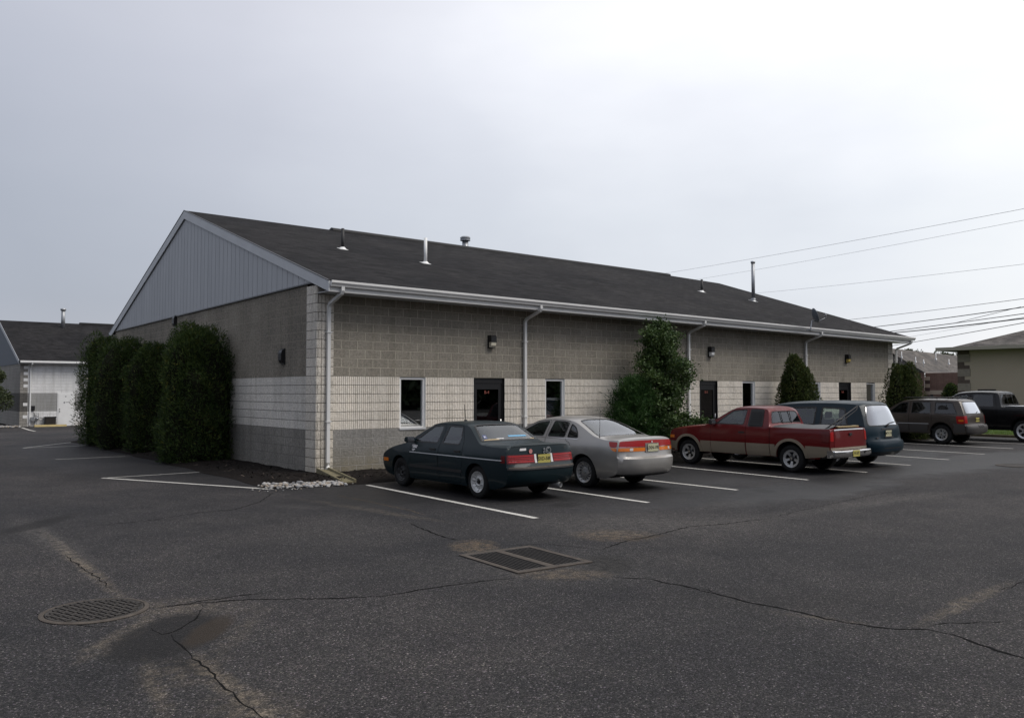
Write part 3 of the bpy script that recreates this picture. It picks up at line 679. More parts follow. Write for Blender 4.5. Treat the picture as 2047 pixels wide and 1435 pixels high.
def eaves():
    b = MB()
    def sweep(prof, x0, x1, dz=0):
        vs = [(x, y, ze(x)+z) for x in (x0, x1) for y, z in prof]; n = len(prof)
        b.add(vs, [(i,(i+1)%n,n+(i+1)%n,n+i) for i in range(n)]+[tuple(range(n)), tuple(range(n,2*n))[::-1]])
    g = [(-.665,-.015),(-.665,-.125),(-.735,-.125),(-.752,-.085),(-.775,-.06),(-.785,-.045),(-.785,.0),(-.772,.003),(-.772,-.012),(-.700,-.02)]
    sweep(g, -.04, XR+.06); b.build('gutter', M['trim'], BLD)
    b = MB(); sweep([(-.662,-.015),(-.662,-.235),(-.640,-.235),(-.640,-.015)], -.02, XR)
    b.build('fascia', M['trim'], BLD)
    b = MB(); sweep([(-.638,-.215),(-.638,-.20),(.03,-.20),(.03,-.215)], 0, XR-.02); b.build('soffit', M['trim_grey'], BLD)
    for x in (.255, 6.0, 12.8, 19.52, 26.35):
        z = ze(x); b = MB(); path = [(x,-.71,z-.10),(x,-.71,z-.20),(x,-.68,z-.255),(x,-.12,z-.44),(x,-.065,z-.50),(x,-.065,z-.58),(x,-.065,.30),(x,-.065,.20),(x,-.10,.13),(x,-.17,.095)]
        if x > 26: path = path[:7] + [(x,-.065,.2)]
        b.tube(path, [.046]*len(path), 4, sm=False, sx=1.15)
        for zz in (3.2, 1.2): b.box(x-.062, x+.062, -.115, .0, zz, zz+.025)
        b.build('downspout', M['trim'], BLD)
    # barge boards and gable siding
    for (ya, za, yb, zb) in ((YE-.02, ze(0)+.0, YR, 7.47), (YB, 4.15, YR, 7.47)):
        b = MB(); x0, x1 = -.075, -.045
        b.add([(x,y,z+d) for x in (x0,x1) for (y,z,d) in ((ya,za,-.01),(yb,zb,-.01),(yb,zb,-.26),(ya,za,-.24 if ya < 0 else -.25))], [(0,1,2,3),(4,7,6,5),(0,4,5,1),(1,5,6,2),(2,6,7,3),(3,7,4,0)])
        b.build('barge_board', M['trim_grey'], BLD)
        b = MB(); b.add([(x,y,z+d) for x in (-.085,-.055) for (y,z,d) in ((ya,za,.012),(yb,zb,.012),(yb,zb,-.012),(ya,za,-.012))], [(0,1,2,3),(4,7,6,5),(0,4,5,1),(1,5,6,2),(2,6,7,3),(3,7,4,0)])
        b.build('drip_edge', M['black_metal'], BLD)
    def rake(y): return (4.29+(7.47-4.29)*(y-YE)/(YR-YE) if y < YR else 4.15+(7.47-4.15)*(YB-y)/(YB-YR))-.10
    def basez(y): return 4.335-.0085*y
    b = MB(); y = .02; p = .305
    while y < 17.25:
        y1 = min(y+p, 17.28)
        for a, c, xx in ((y, y1-.018, -.026), (y1-.018, y1, -.006)):
            b.add([(xx,a,basez(a)),(xx,c,basez(c)),(xx,c,max(basez(c), rake(c))),(xx,a,max(basez(a), rake(a)))], [(0,1,2,3)])
        for yy in (y1-.018, y1): b.add([(-.026,yy,basez(yy)),(-.006,yy,basez(yy)),(-.006,yy,rake(yy)),(-.026,yy,rake(yy))], [(0,1,2,3)])
        y = y1
    b.build('gable_siding', M['siding'], BLD, fix=False)
    b = MB(); b.add([(XW1,0,4.0),(XW1,17.3,4.0),(XW1,YR,7.25)], [(0,1,2)]); b.build('far_gable_siding', M['siding'], BLD, fix=False)
    b = MB(); b.add([(.03,0,4.2),(.03,17.3,4.1),(.03,YR,7.35)], [(0,1,2)]); b.build('gable_sheathing', M['black_matte'], BLD, fix=False)
    b = MB(); b.add([(x,yy,basez(yy)+d) for x in (-.045,-.003) for (yy,d) in ((-.02,-.018),(17.3,-.018),(17.3,.012),(-.02,.012))], [(0,1,2,3),(4,7,6,5),(0,4,5,1),(1,5,6,2),(2,6,7,3),(3,7,4,0)])
    b.build('channel_shadow_line', M['black_metal'], BLD)  # channel strip coloured black to paint the shadow line below the siding
    for zz, in ((0,),):
        b = MB(); b.add([(XR-.01,y,z+d) for (y,z,d) in ((YE,ZE1,-.02),(YR,zr(26.5),-.02),(YR,zr(26.5),-.24),(YE,ZE1,-.22))], [(0,1,2,3)]); b.build('barge_board', M['trim_grey'], BLD)
eaves()
def text_mesh(txt, size, mt, name, parent, loc, rot, depth=.002, sx=1., extra=0.):
    cu = bpy.data.curves.new('t', 'FONT'); cu.body = txt; cu.size = size; cu.extrude = depth; cu.align_x = 'CENTER'; cu.align_y = 'CENTER'; cu.resolution_u = 2; cu.offset = extra
    to = bpy.data.objects.new('t', cu); me = bpy.data.meshes.new_from_object(to); me.name = name
    bpy.data.objects.remove(to); bpy.data.curves.remove(cu)
    me.materials.clear(); me.materials.append(mt); o = bpy.data.objects.new(name, me); o.location = loc; o.rotation_euler = rot; o.scale = (sx, 1, 1)
    return link(o, parent)
def openings():
    Z1, Z2 = 5*C_, 11*C_; nums = iter(['B-4', 'B-5', 'B-6'])
    for k, a, c in OPEN:
        if k == 'w':
            b = MB(); e = .055; y0, y1 = .035, .13; zb, zt = Z1-.03, Z2-.008
            b.box(a+.004,a+e,y0,y1,zb,zt); b.box(c-e,c-.004,y0,y1,zb,zt); b.box(a+e,c-e,y0,y1,zt-e,zt); b.box(a+e,c-e,y0,y1,zb,zb+e)
            b.box(c-.012, c-.002, .0, .035, zb, zt)
            w_ = b.build('window', M['white_paint'], BLD)
            b = MB(); b.box(a+e,c-e,.085,.091,zb+e,zt-e); b.build('pane', M['pane'], w_)
            b = MB(); b.box(a-.01, c+.01, -.02, .036, Z1-.045, Z1-.002); b.build('sill', M['trim_grey'], w_)
            b = MB(); b.box(a+.0, c+.0, .19, 1.6, Z1-.1, Z2+.1)
            b.f = [f for i, f in enumerate(b.f) if i != 2]; b.m = b.m[:5]; b.sm = b.sm[:5]; b.build('room', M['void'], BLD)
            if 6 < a < 7: b = MB(); b.box(a+e+.01, a+e+.12, .082, .0845, zb+e+.02, zb+e+.10); b.build('window_sticker', M['sticker_r'], w_)
            if a < 3:
                b = MB(); b.box(a+.30, c-.06, .22, .235, Z1+.75, Z2); b.build('paper_notice', M['seatm'], w_)
        else:
            b = MB(); y0, y1 = .05, .13; e = .05; h = 2.10
            b.box(a,a+e,y0,y1,0,Z2-.004); b.box(c-e,c,y0,y1,0,Z2-.004); b.box(a+e,c-e,y0,y1,h,Z2-.004)
            b.box(c-.004, c+.0, -.0, .05, 0, Z2-.01)
            d_ = b.build('door', M['black_metal'], BLD)
            b = MB(); s = .095; x0, x1 = a+e+.004, c-e-.004
            b.box(x0,x0+s,.065,.105,.03,h-.004); b.box(x1-s,x1,.065,.105,.03,h-.004); b.box(x0+s,x1-s,.065,.105,h-.16,h-.004); b.box(x0+s,x1-s,.065,.105,.03,.26)
            b.build('door_leaf', M['black_metal'], d_)
            b = MB(); b.box(x0+s, x1-s, .083, .089, .26, h-.16); b.build('door_pane', M['pane_dark'], d_)
            b = MB(); b.tube([(x1-.05,.065,.92),(x1-.05,.02,.93),(x1-.05,.02,1.16),(x1-.05,.065,1.17)], .010, 8); b.build('door_handle', M['chrome'], d_)
            text_mesh(next(nums), .115, M['red_paint'], 'unit_number', d_, ((a+c)/2-.02, .081, 1.86), (R(90),0,0), .001, extra=.002)
            b = MB(); b.box(a, c, .135, 1.6, -.05, Z2); b.f = [f for i, f in enumerate(b.f) if i != 2]; b.m = b.m[:5]; b.sm = b.sm[:5]; b.build('room', M['void'], BLD)
            b = MB(); b.box(a, c, -.02, .14, -.1, .05); b.build('threshold', M['concrete'], d_)
openings()
def wall_lamp(loc, rz, lens, label, blind=False):
    t = thing('wall_lamp', loc, label, 'wall lamp', rz, 'wall pack lamps on the block building')
    if blind:
        b = MB(); b.box(-.10,.10,-.03,0,-.19,.19); b.prism([(-.03,-.17),(-.03,.17),(-.075,.15),(-.10,.08),(-.10,-.08),(-.075,-.15)], 0, -.085, .085); b.build('housing', M['black_metal'], t)
        b = MB()
        for k in range(5): b.box(-.088,.088,-.106,-.06,-.09+.04*k,-.08+.04*k)
        b.build('guard_bar', M['black_matte'], t); return
    b = MB(); b.box(-.085,.085,-.05,0,-.165,.165); b.prism([(-.05,-.0),(-.05,.165),(-.13,.165),(-.165,.12),(-.165,.0)], 0, -.085, .085)
    b.box(-.093,.093,-.17,-.0,-.012,.012); b.build('housing', M['black_metal'], t)
    if True:
        b = MB(); b.prism([(-.05,-.145),(-.05,-.013),(-.155,-.013),(-.148,-.10),(-.11,-.145)], 0, -.074, .074); b.build('lens', lens, t)
        b = MB(); b.box(-.08,.08,-.12,-.05,-.165,-.147); b.build('base_plate', M['black_metal'], t)
for x, z, ln, lb in ((4.87,3.17,M['lens'],'black wall lamp with cream lens above the nearest glass door'),
                     (13.92,3.18,M['white_paint'],'black wall lamp with clear white lens, above the door right of the holly'),
                     (22.44,3.16,M['lens_amber'],'small wall lamp with yellow-brown lens near the far right end of the wall')):
    wall_lamp((x, -.001, z), 0, ln, lb)
wall_lamp((-.001, 1.77, 2.72), R(-90), None, 'all-black wall lamp on the dark gable side wall near the corner', True)
wall_lamp(tuple(PL(0, -.001, 352, 642)), R(-90), None, 'dark wall lamp high on the gable side, half hidden by the big cedar', True)
def dish():
    p = on_roof(1620, 660); t = thing('satellite_dish', tuple(p), 'dark grey satellite dish on a bent mast at the lower right of the roof', 'satellite dish')
    m = Vector((.12, .0, .34))
    b = MB(); b.tube([(0,0,0),(.03,0,.10),(m.x,m.y,m.z)], .022, 8); b.box(-.13,.13,-.1,.1,-.02,.015); b.tube([(m.x,m.y,m.z-.05),(.02,.02,.0)], .008, 6); b.build('mast', M['galv'], t)
    ax = Vector((.74, -.57, .30)).normalized(); up = Vector((0,0,1)); s = ax.cross(up).normalized(); v = s.cross(ax).normalized(); c = m + ax*.06 + Vector((0,0,.15))
    b = MB(); vs = []; rings = [(0,0),(.09,.006),(.17,.026),(.23,.048),(.262,.065)]; n = 28
    for th in (0, -.012):
        for r_, h in rings:
            for k in range(n):
                a = 2*math.pi*k/n; vs.append(c + s*(r_*.92*math.cos(a)) + v*(r_*math.sin(a)) + ax*(h+th))
    q = len(rings); fs = [(i*n+k,i*n+(k+1)%n,(i+1)*n+(k+1)%n,(i+1)*n+k) for i in range(q-1) for k in range(n)]
    fs += [tuple(j+q*n for j in f)[::-1] for f in fs] + [((q-1)*n+k,(q-1)*n+(k+1)%n,(2*q-1)*n+(k+1)%n,(2*q-1)*n+k) for k in range(n)]
    b.add(vs, fs, 0, True); b.build('reflector', M['dish'], t)
    e = c + ax*.42 - v*.18
    b = MB(); b.tube([c-v*.25+ax*.03, e], .012, 8); b.tube([e-ax*.03, e+ax*.0+v*.08, e+v*.10-ax*.02], .03, 8); b.tube([c-v*.2, m], .02, 6); b.build('feed_arm', M['galv'], t)
dish()

# ------------------------------------------------------------------ neighbouring block building at the left
def left_building():
    X0, Y0, Z0 = 1.18, 46.27, -.47
    t = thing('block_building', (X0, Y0, Z0), 'pale painted block building at the far left with grey band, white door and dark roof', 'building')
    mw = block_mat('painted_white_block', (.82,.82,.82), (.76,.76,.76), (.68,.68,.67), fine=.12, drift=.1, bdist=.008, stain=[(0,.5,(.42,.34,.24),.5)])
    mg = block_mat('painted_grey_block', (.34,.34,.335), (.32,.32,.315), (.30,.30,.295), fine=.12, drift=.06, bdist=.008)
    ms = block_mat('beige_side_block', (.34,.325,.30), (.31,.295,.27), (.18,.165,.15), fine=.3, drift=.15)
    msd = block_mat('dark_side_band_block', (.13,.125,.12), (.115,.11,.10), (.09,.085,.08), fine=.3)
    L_, D_ = 27, 17.6; zb, zt, ztop = 1.02, 2.24, 4.25
    for nm, a, c, m1, m2 in (('lower_wall',-.2,zb,mw,ms), ('middle_band',zb,zt,mg,msd), ('upper_wall',zt,ztop,mw,ms)):
        b = MB(); b.box(.45, L_, 0, .2, a, c); b.build(nm, m1, t)
        b = MB(); b.box(0, .2, .0, D_, a, c); b.box(.2, .45, -.005, .2, a, c); b.build(nm, m2, t)
    for k in (0,1,2,3,6,8):
        b = MB(); b.box(.20,.445,-.012,.0, 4.05-.41*k-.2, 4.05-.41*k); b.build('white_quoin', M['white_paint'], t)
    b = MB(); e = -.5; ez = 4.38; rz_ = 7.65; yr = D_/2
    b.add([(-.15,e,ez),(L_,e,ez),(L_,yr,rz_),(-.15,yr,rz_),(L_,D_+.5,ez),(-.15,D_+.5,ez)], [(0,1,2,3),(3,2,4,5)])
    b.add([(-.15,e,ez-.06),(L_,e,ez-.06),(L_,yr,rz_-.06),(-.15,yr,rz_-.06),(L_,D_+.5,ez-.06),(-.15,D_+.5,ez-.06)], [(3,2,1,0),(5,4,2,3)])
    rf = b.build('roof', M['shingle'], t, fix=False)
    p = PL(1, Y0+yr*.86, 126, 650); q = np.array(p)-np.array([X0,Y0,Z0])
    b = MB(); b.tube([(q[0],q[1],q[2]-.4),(q[0],q[1],q[2]+1.25)], .14, 14); b.lathe([(.14,1.1),(.20,1.12),(.20,1.26),(0,1.28)], q, n=16); b.build('flue_pipe', M['galv'], rf)
    b = MB(); b.box(5.3, 22, yr-.2, yr+.2, rz_-.05, rz_+.09); b.build('ridge_vent', M['black_matte'], rf)
    b = MB(); b.box(-.1, L_, e-.13, e-.01, ez-.13, ez+.005); b.build('gutter', M['white_paint'], t)
    b = MB(); b.box(0, L_, e, 0, ez-.2, ez-.17); b.build('soffit', M['trim_grey'], t)
    b = MB(); b.add([(x,y,z) for x in (-.17,-.13) for y, z in ((e,ez),(yr,rz_),(yr,rz_-.27),(e,ez-.24))], [(0,1,2,3),(7,6,5,4),(0,4,5,1),(2,6,7,3)]); b.build('barge_board', M['siding'], t)
    b = MB(); b.add([(-.03,0,ztop-.05),(-.03,D_,ztop-.05),(-.03,yr,rz_-.1)], [(0,1,2)]); b.build('gable_siding', mat('blue_grey_siding', (.075,.09,.11), .6, var=.1), t)
    b = MB(); b.tube([(.6,e-.07,ez-.12),(.6,e-.07,ez-.2),(.6,-.06,ez-.45),(.6,-.06,.1)], .055, 4, sm=False); b.build('downspout', M['white_paint'], t)
    # white steel door
    b = MB(); b.box(2.22,3.28,-.035,.0,.02,2.245); d = b.build('door', M['white_paint'], t)
    b = MB(); b.box(2.28,3.22,-.05,-.036,.03,2.19); b.build('door_leaf', M['white_paint'], d)
    b = MB(); b.tube([(2.36,-.05,1.0),(2.36,-.11,1.0)], .03, 10); b.tube([(2.36,-.05,1.15),(2.36,-.09,1.15)], .03, 10); b.build('door_handle', M['black_metal'], d)
    b = MB(); b.box(2.68,2.76,-.053,-.0505,1.98,2.03); b.box(2.6,2.68,-.053,-.0505,1.55,1.64); b.box(2.72,3.0,-.053,-.0505,1.60,1.63); b.build('door_notice', M['seatm'], d)
    # air-conditioning unit standing at the wall, meter, wheel stop
    a = thing('cooling_unit', (X0+1.75, Y0-.28, -.45), 'small black air-conditioning unit on the ground beside the white door', 'cooling unit')
    b = MB(); b.box(-.33,.33,-.2,.2,.03,.62); b.box(-.35,.35,-.22,.22,.6,.64); b.build('casing', M['black_metal'], a)
    b = MB()
    for k in range(9): b.box(-.28,.28,-.212,-.201,.1+k*.055,.118+k*.055)
    b.build('grille', M['rust_iron'], a)
    g = thing('gas_meter', (X0+.85, Y0-.01, .35), 'grey gas meter and pipes low on the white wall at the far left', 'gas meter')
    b = MB(); b.tube([(0,-.1,-.8),(0,-.1,.1),(.25,-.1,.1),(.25,-.1,-.2),(.8,-.1,-.35)], .025, 8); b.tube([(-.22,-.1,-.3),(.3,-.1,-.3)], .022, 8); b.build('pipe', M['galv'], g)
    b = MB(); b.box(-.22,.0,-.24,-.06,-.42,-.18); b.lathe([(.0,-.08),(.1,-.07),(.1,.07),(0,.08)], (.16,-.14,-.28), n=14); b.build('meter_body', M['galv'], g)
    g2 = thing('meter_box', (X0+.78, Y0, .78), 'small black box mounted on the grey band of the far left building', 'meter box')
    b = MB(); b.box(-.1,.1,-.12,0,-.14,.14); b.build('casing', M['black_metal'], g2)
    b = MB(); b.tube([(0,-.05,-.14),(.02,-.05,-.35),(.12,-.05,-.5),(.3,-.06,-.62)], .012, 6); b.build('conduit', M['wire'], g2)
    s = thing('wheel_stop', tuple(G(101,852.5,-.45)), 'yellow concrete wheel stop in front of the far left building', 'wheel stop')
    b = MB(); b.prism([(-.08,0),(-.06,.13),(.06,.13),(.08,0)], 0, -.95, .95); b.build('kerb_block', M['conc_yellow'], s)
    l2 = thing('wall_lamp', (X0+4.0, Y0, 2.85), 'wall lamp on the far left building, at the edge of the cedars', 'wall lamp')
    b = MB(); b.box(-.12,.12,-.2,0,0,.17); b.build('housing', M['black_metal'], l2); b = MB(); b.box(-.1,.1,-.17,0,-.14,0); b.build('lens', M['lens'], l2)
left_building()

# ------------------------------------------------------------------ tan building at the right, brick building farther back
def hip(b, x0, x1, y0, y1, z, rise, run):
    b.add([(x0,y0,z),(x1,y0,z),(x1,y1,z),(x0,y1,z),((x0+run),(y0+run),z+rise),((x1-run),(y0+run),z+rise),((x1-run),(y1-run),z+rise),((x0+run),(y1-run),z+rise)],
          [(0,1,5,4),(1,2,6,5),(2,3,7,6),(3,0,4,7),(4,5,6,7),(3,2,1,0)])
def tan_building():
    p = DEP(48, 1914.7, 700); X0, Y1 = p[0], p[1]; H = 4.22
    t = thing('stucco_building', (X0, Y1, 0), 'tan building with dark corner quoins and brown hip roof at the right edge', 'building')
    tan = mat('tan_painted_block', (.36,.30,.235), .9, var=.06, vscale=.6, bmp=.3, bscale=20)
    LY, LX = 30, 20
    b = MB(); b.box(0, LX, -LY, 0, -.2, H); b.build('wall', tan, t)
    b = MB(); e = .75; hip(b, -e, LX+e, -LY-e, e, H+.02, 3.45, 10.2); b.build('roof', M['shingle_far'], t)
    b = MB(); a = H-.02; c = H+.17
    b.box(-e-.12,-e-.0,-LY-e,e+.12,a,c); b.box(-e,LX+e,e,e+.12,a,c); b.box(-e-.12, LX+e, -LY-e-.12, -LY-e, a, c); b.build('gutter', mat('beige_gutter', (.30,.27,.22), .5), t)
    q = mat('dark_brown_quoin_block', (.085,.062,.052), .9, var=.2); q2 = mat('tan_quoin_block', (.215,.185,.155), .9, var=.15)
    z = H; k = 0
    for wd, h, dk in [(.62,.22,1),(.66,.44,0),(.34,.2,1),(.62,.2,1)]+[(.66,.42,0),(.34,.2,1),(.62,.2,1)]*4:
        z0 = max(0, z-h); b = MB(); b.prism([(-.03,-wd),(.25,-wd),(.25,.0),(wd*.8,.0),(wd*.8,.03),(-.03,.03)], 2, z0, z-.002); b.build('quoin', q if dk else q2, t); z = z0
        if z <= .05: break
    A = np.array(PL(0, X0, 1955, 778))-np.array([X0,Y1,0]); B = np.array(PL(0, X0, 1991, 778))-np.array([X0,Y1,0])
    b = MB(); b.box(-.03, .02, B[1], A[1], .9, A[2]); w_ = b.build('window', M['black_metal'], t)
    b = MB(); b.box(-.04,-.031,B[1]+.1,A[1]-.1,1.0,A[2]-.1); b.build('pane', M['pane_dark'], w_)
tan_building()
def brick_building():
    p = DEP(104, 1849.5, 744); X0, Y0 = p[0], p[1]; Z0 = -.45; H = p[2]-Z0-.1; o = np.array([X0, Y0, Z0])
    t = thing('brick_building', (X0, Y0, Z0), 'reddish brown brick building with cream band behind the parked cars, far right', 'building')
    br = block_mat('red_brown_block', (.19,.12,.095), (.145,.09,.072), (.085,.055,.045), row=.3, wid=.8, fine=.25, drift=.08, speck=False)
    cream = mat('cream_band', (.36,.295,.225), .9, var=.1); LX, LY = 12, 40
    b = MB(); b.box(0, LX, -LY, 0, -.3, H); b.build('wall', br, t)
    b = MB(); b.box(-.04, LX, -LY, .04, 1.95, 2.45); b.build('cream_band', cream, t)
    dq = mat('dark_quoin_block', (.07,.045,.04), .9)
    for i in range(9):
        if .1+.45*(i+1) < H: b = MB(); b.box(-.06, 1., -.55, .06, .1+.45*i, .1+.45*(i+1)); b.build('quoin', dq if i % 2 else cream, t)
    # long roof: eave over the brick wall, ridge high behind, a low hipped wing to the left
    def D(d, u, v): return tuple(np.array(DEP(d, u, v))-o)
    b = MB(); A, B_, C2, D2, E = D(104,1848,744), D(112,1990,747.5), D(146,1985,719), D(107,1765,694.5), D(109.5,1765,741)
    b.add([A,B_,C2,D2,E], [(0,1,2),(0,2,3),(0,3,4)]); b.add([(x,y,z-.12) for x,y,z in (A,B_,C2,D2,E)], [(2,1,0),(3,2,0),(4,3,0)]); rf = b.build('roof', M['shingle_far'], t, fix=False)
    Hh, Lw = D(105.5,1793,713.5), D(107,1770,743)
    b = MB(); b.add([D(103,1849,744), Hh, Lw, D(107,1765,712)], [(0,1,2),(1,3,2)]); b.build('wing_roof', M['shingle_far'], t, fix=False)
    b = MB(); a2 = D(103.2,1848,745); l2 = D(112,1775,744); b.add([a2, l2, (l2[0],l2[1],-.3), (a2[0],a2[1],-.3)], [(0,1,2,3)]); b.build('wing_wall', br, t, fix=False)
    g = mat('pale_gutter', (.30,.28,.26), .5)
    b = MB(); b.tube([(A[0]-.1,A[1],A[2]-.02), (B_[0]-.1,B_[1],B_[2]-.02)], .11, 4, sm=False); b.build('gutter', g, t)
    for u, v, h in ((1802.5,713,.9),(1830.5,722,.75),(1846.5,724,.5),(1871,717,1.0),(1897,726,.7)):
        q = D(103, u, v); b = MB(); b.tube([(q[0],q[1],q[2]-.6),(q[0],q[1],q[2]+h*.7)], .045, 8); b.build('vent_pipe', M['white_paint'], rf)
        b = MB(); b.lathe([(.16,-.12),(.06,.06)], q, n=10); b.build('vent_flashing', M['galv'], rf)
    for u0, u1 in ((1860,1866),(1885,1891)):
        A_ = np.array(PL(0, X0, u1, 790))-o; B2 = np.array(PL(0, X0, u0, 790))-o
        b = MB(); b.box(-.03,.02,A_[1],B2[1],.6,1.93); b.build('window', M['black_metal'], t)
brick_building()

# ------------------------------------------------------------------ overhead cables
def cable(a, da, b_, db, r, mt, label, sag=.0, ext=.35):
    A, B = np.array(DEP(da, *a)), np.array(DEP(db, *b_)); d = B-A; A2 = A-d*ext*.5; B2 = B+d*ext
    m = MB(); n = 26; pts = []
    for i in range(n+1):
        t = i/n; p = A2+(B2-A2)*t; pts.append((p[0], p[1], p[2]-sag*4*t*(1-t)))
    m.tube(pts, r, 5); o = m.build('overhead_cable', M[mt], fix=False); tag(o, label, 'cable', 'overhead cables crossing the right of the sky')
for a, b_, da, db, r, mt, lb, sg in [
 ((1320,546),(2047,411),105,55,.014,'wire_grey','highest thin grey cable, running up to the right from the ridge end',.3),
 ((1400,555.5),(2047,434),105,55,.011,'wire_grey','second thin grey cable from the top',.3),
 ((1515,584.5),(2047,524),100,58,.012,'wire_grey','thin grey cable that starts behind the tall galvanised roof pipe',.2),
 ((1700,638),(2047,595),85,55,.018,'wire','thin dark cable above the bundle of thick black cables',.1),
 ((1745,653),(2047,611.5),80,52,.030,'wire','upper thick black cable of the bundle at the right',.1),
 ((1780,662.5),(1912,645.5),78,64,.030,'wire','middle black cable of the bundle, left stretch',.0),
 ((1908,646),(2047,627),64,52,.026,'wire','middle black cable of the bundle, right stretch',.0),
 ((1908,646),(2040,613.5),64,52,.018,'wire','thin black cable climbing across between the thick ones',.0),
 ((1785,664.5),(2047,634),78,52,.042,'wire','lowest thick black cable of the bundle',.1),
 ((1815,674),(2010,640),76,56,.010,'wire_grey','faint thin cable below the bundle, above the tan building eave',.0),
 ((1786,690),(2047,644),74,50,.022,'wire','lone dark cable just above the tan building roof',.05)]:
    cable(a, da, b_, db, r, mt, lb, sg, .0 if 'stretch' in lb or 'climbing' in lb else .35)
# ------------------------------------------------------------------ plants
def leaf_mesh(name, pts, nrm, ln, wd, mt, parent, up=.0, seed=1):
    """many small leaf quads (folded along the middle) around given points"""
    r = np.random.default_rng(seed); n = len(pts)
    a = r.normal(size=(n,3)) + nrm*.8; a[:,2] += up; a /= np.linalg.norm(a, axis=1)[:,None]
    b = np.cross(a, r.normal(size=(n,3))); b /= np.linalg.norm(b, axis=1)[:,None]
    L_ = (ln*r.uniform(.6,1.4,n))[:,None]; W_ = (wd*r.uniform(.6,1.4,n))[:,None]
    v = np.empty((n,4,3)); v[:,0] = pts; v[:,1] = pts+a*L_*.5+b*W_*.5; v[:,2] = pts+a*L_; v[:,3] = pts+a*L_*.5-b*W_*.5
    me = bpy.data.meshes.new(name); me.vertices.add(n*4); me.vertices.foreach_set('co', v.reshape(-1))
    me.loops.add(n*4); me.loops.foreach_set('vertex_index', np.arange(n*4)); me.polygons.add(n)
    me.polygons.foreach_set('loop_start', np.arange(0,n*4,4)); me.update(calc_edges=True); me.materials.append(mt)
    o = bpy.data.objects.new(name, me); return link(o, parent)
def lump(th, z, ph, amp=1.):
    return 1 + amp*(.10*np.sin(3*th+ph+z*2.1) + .08*np.sin(5*th-ph*2+z*3.7) + .07*np.sin(z*7+2*th+ph*3) + .05*np.sin(11*th+z*9-ph))
def columnar(loc, H, rad, prof, n, seed, mt, label, group, name='cedar_tree', amp=1., core=.62, size=(.085,.035), sub=6, sy=1.):
    r = np.random.default_rng(seed); t = thing(name, loc, label, 'tree', 0, group)
    px_, py_ = [p[0] for p in prof], [p[1] for p in prof]
    sp = [(0., 0., 1., H*.97, 0.)]
    for k in range(sub): a = 2*math.pi*k/sub+r.uniform(-.4,.4); q = rad*r.uniform(.34,.52); sp.append((q*math.cos(a), q*math.sin(a)*sy, r.uniform(.50,.66), H*r.uniform(.74,1.03), r.uniform(0,6)))
    P = []; N_ = []
    for i, (ox, oy, kr, h, ph) in enumerate(sp):
        m = int(n*(.34 if i == 0 else .66/max(1,sub))) if sub else n; kr_ = .80 if i == 0 and sub else kr
        zz = r.beta(1.0, .95, m); th = r.uniform(0, 2*np.pi, m); pr = np.interp(zz, px_, py_)
        tuft = np.sin(th*6+zz*h*6+ph+seed)*np.sin(zz*h*8.5+th*3+seed*2)
        R_ = rad*kr_*pr*lump(th, zz*h, seed+ph, amp)*(1+.10*tuft-np.abs(r.normal(0,.12,m)))
        R_ = np.where(r.random(m) < .06, R_*r.uniform(1.04,1.16,m), R_)
        sink = np.clip((zz-.75)/.25, 0, 1)
        P.append(np.stack([R_*np.cos(th)+ox*(1-.25*sink), R_*np.sin(th)*sy+oy*(1-.25*sink), np.maximum(.05, zz*h+r.normal(0,.035,m)+.03*tuft)], 1)); N_.append(np.stack([np.cos(th), np.sin(th), .35+.8*sink], 1))
    leaf_mesh('foliage', np.concatenate(P), np.concatenate(N_), size[0], size[1], mt, t, up=.7, seed=seed)
    b = MB(); k = 12
    for i, (ox, oy, kr, h, ph) in enumerate(sp):
        vs = []; kr_ = .80 if i == 0 and sub else kr
        for q in [i_/14 for i_ in range(15)]:
            for j in range(k):
                a = 2*math.pi*j/k; rr = rad*kr_*float(np.interp(q, px_, py_))*core*float(lump(np.array(a), np.array(q*h), seed+ph, amp)); vs.append((rr*math.cos(a)+ox, rr*math.sin(a)*sy+oy, q*h*.93))
        b.add(vs, [(i_*k+j, i_*k+(j+1)%k, (i_+1)*k+(j+1)%k, (i_+1)*k+j) for i_ in range(14) for j in range(k)], 0, True)
    b.build('inner_twigs', M['arbor_core'], t, fix=False)
    b = MB(); b.tube([(0,0,-.05),(0,0,.5),(0,0,H*.6)], [.09,.07,.03], 7); b.build('trunk', M['bark'], t); return t
PR = [(0,.62),(.06,.85),(.2,1.0),(.45,1.0),(.7,.92),(.86,.76),(.95,.5),(1,.16)]
PR2 = [(0,.9),(.1,1.1),(.3,1.06),(.55,.92),(.75,.84),(.88,.78),(.95,.58),(1,.2)]
GR = 'clipped cedars along the gable wall'
def atx(u, x, z=0.): # world point on the plane x=const seen at column u
    p = PL(0, x, u, 900); return (x, p[1], z)
cz = [(392, -.78, 3.62, .98, PR2, 60000, 5, 'largest cedar of the row, nearest the corner, yellowish flat top'),
      (304, -.74, 3.42, .86, PR, 34000, 8, 'narrow dark cedar squeezed between the tall nearest one and the second from left'),
      (256, -.75, 3.62, 1.12, PR, 36000, 11, 'bushy cedar second from the left in the row, rounded top'),
      (206, -.95, 3.85, .92, PR, 30000, 14, 'leftmost cedar of the row with gaps low down showing the white building')]
for u, x, H, rad, pf, n, sd_, lb in cz: columnar(atx(u, x), H, rad, pf, n, sd_, M['arbor'], lb, GR, core=.72 if sd_ != 14 else .35, amp=1.25, size=(.10,.020))
G2 = 'bronzed cedars along the front wall'
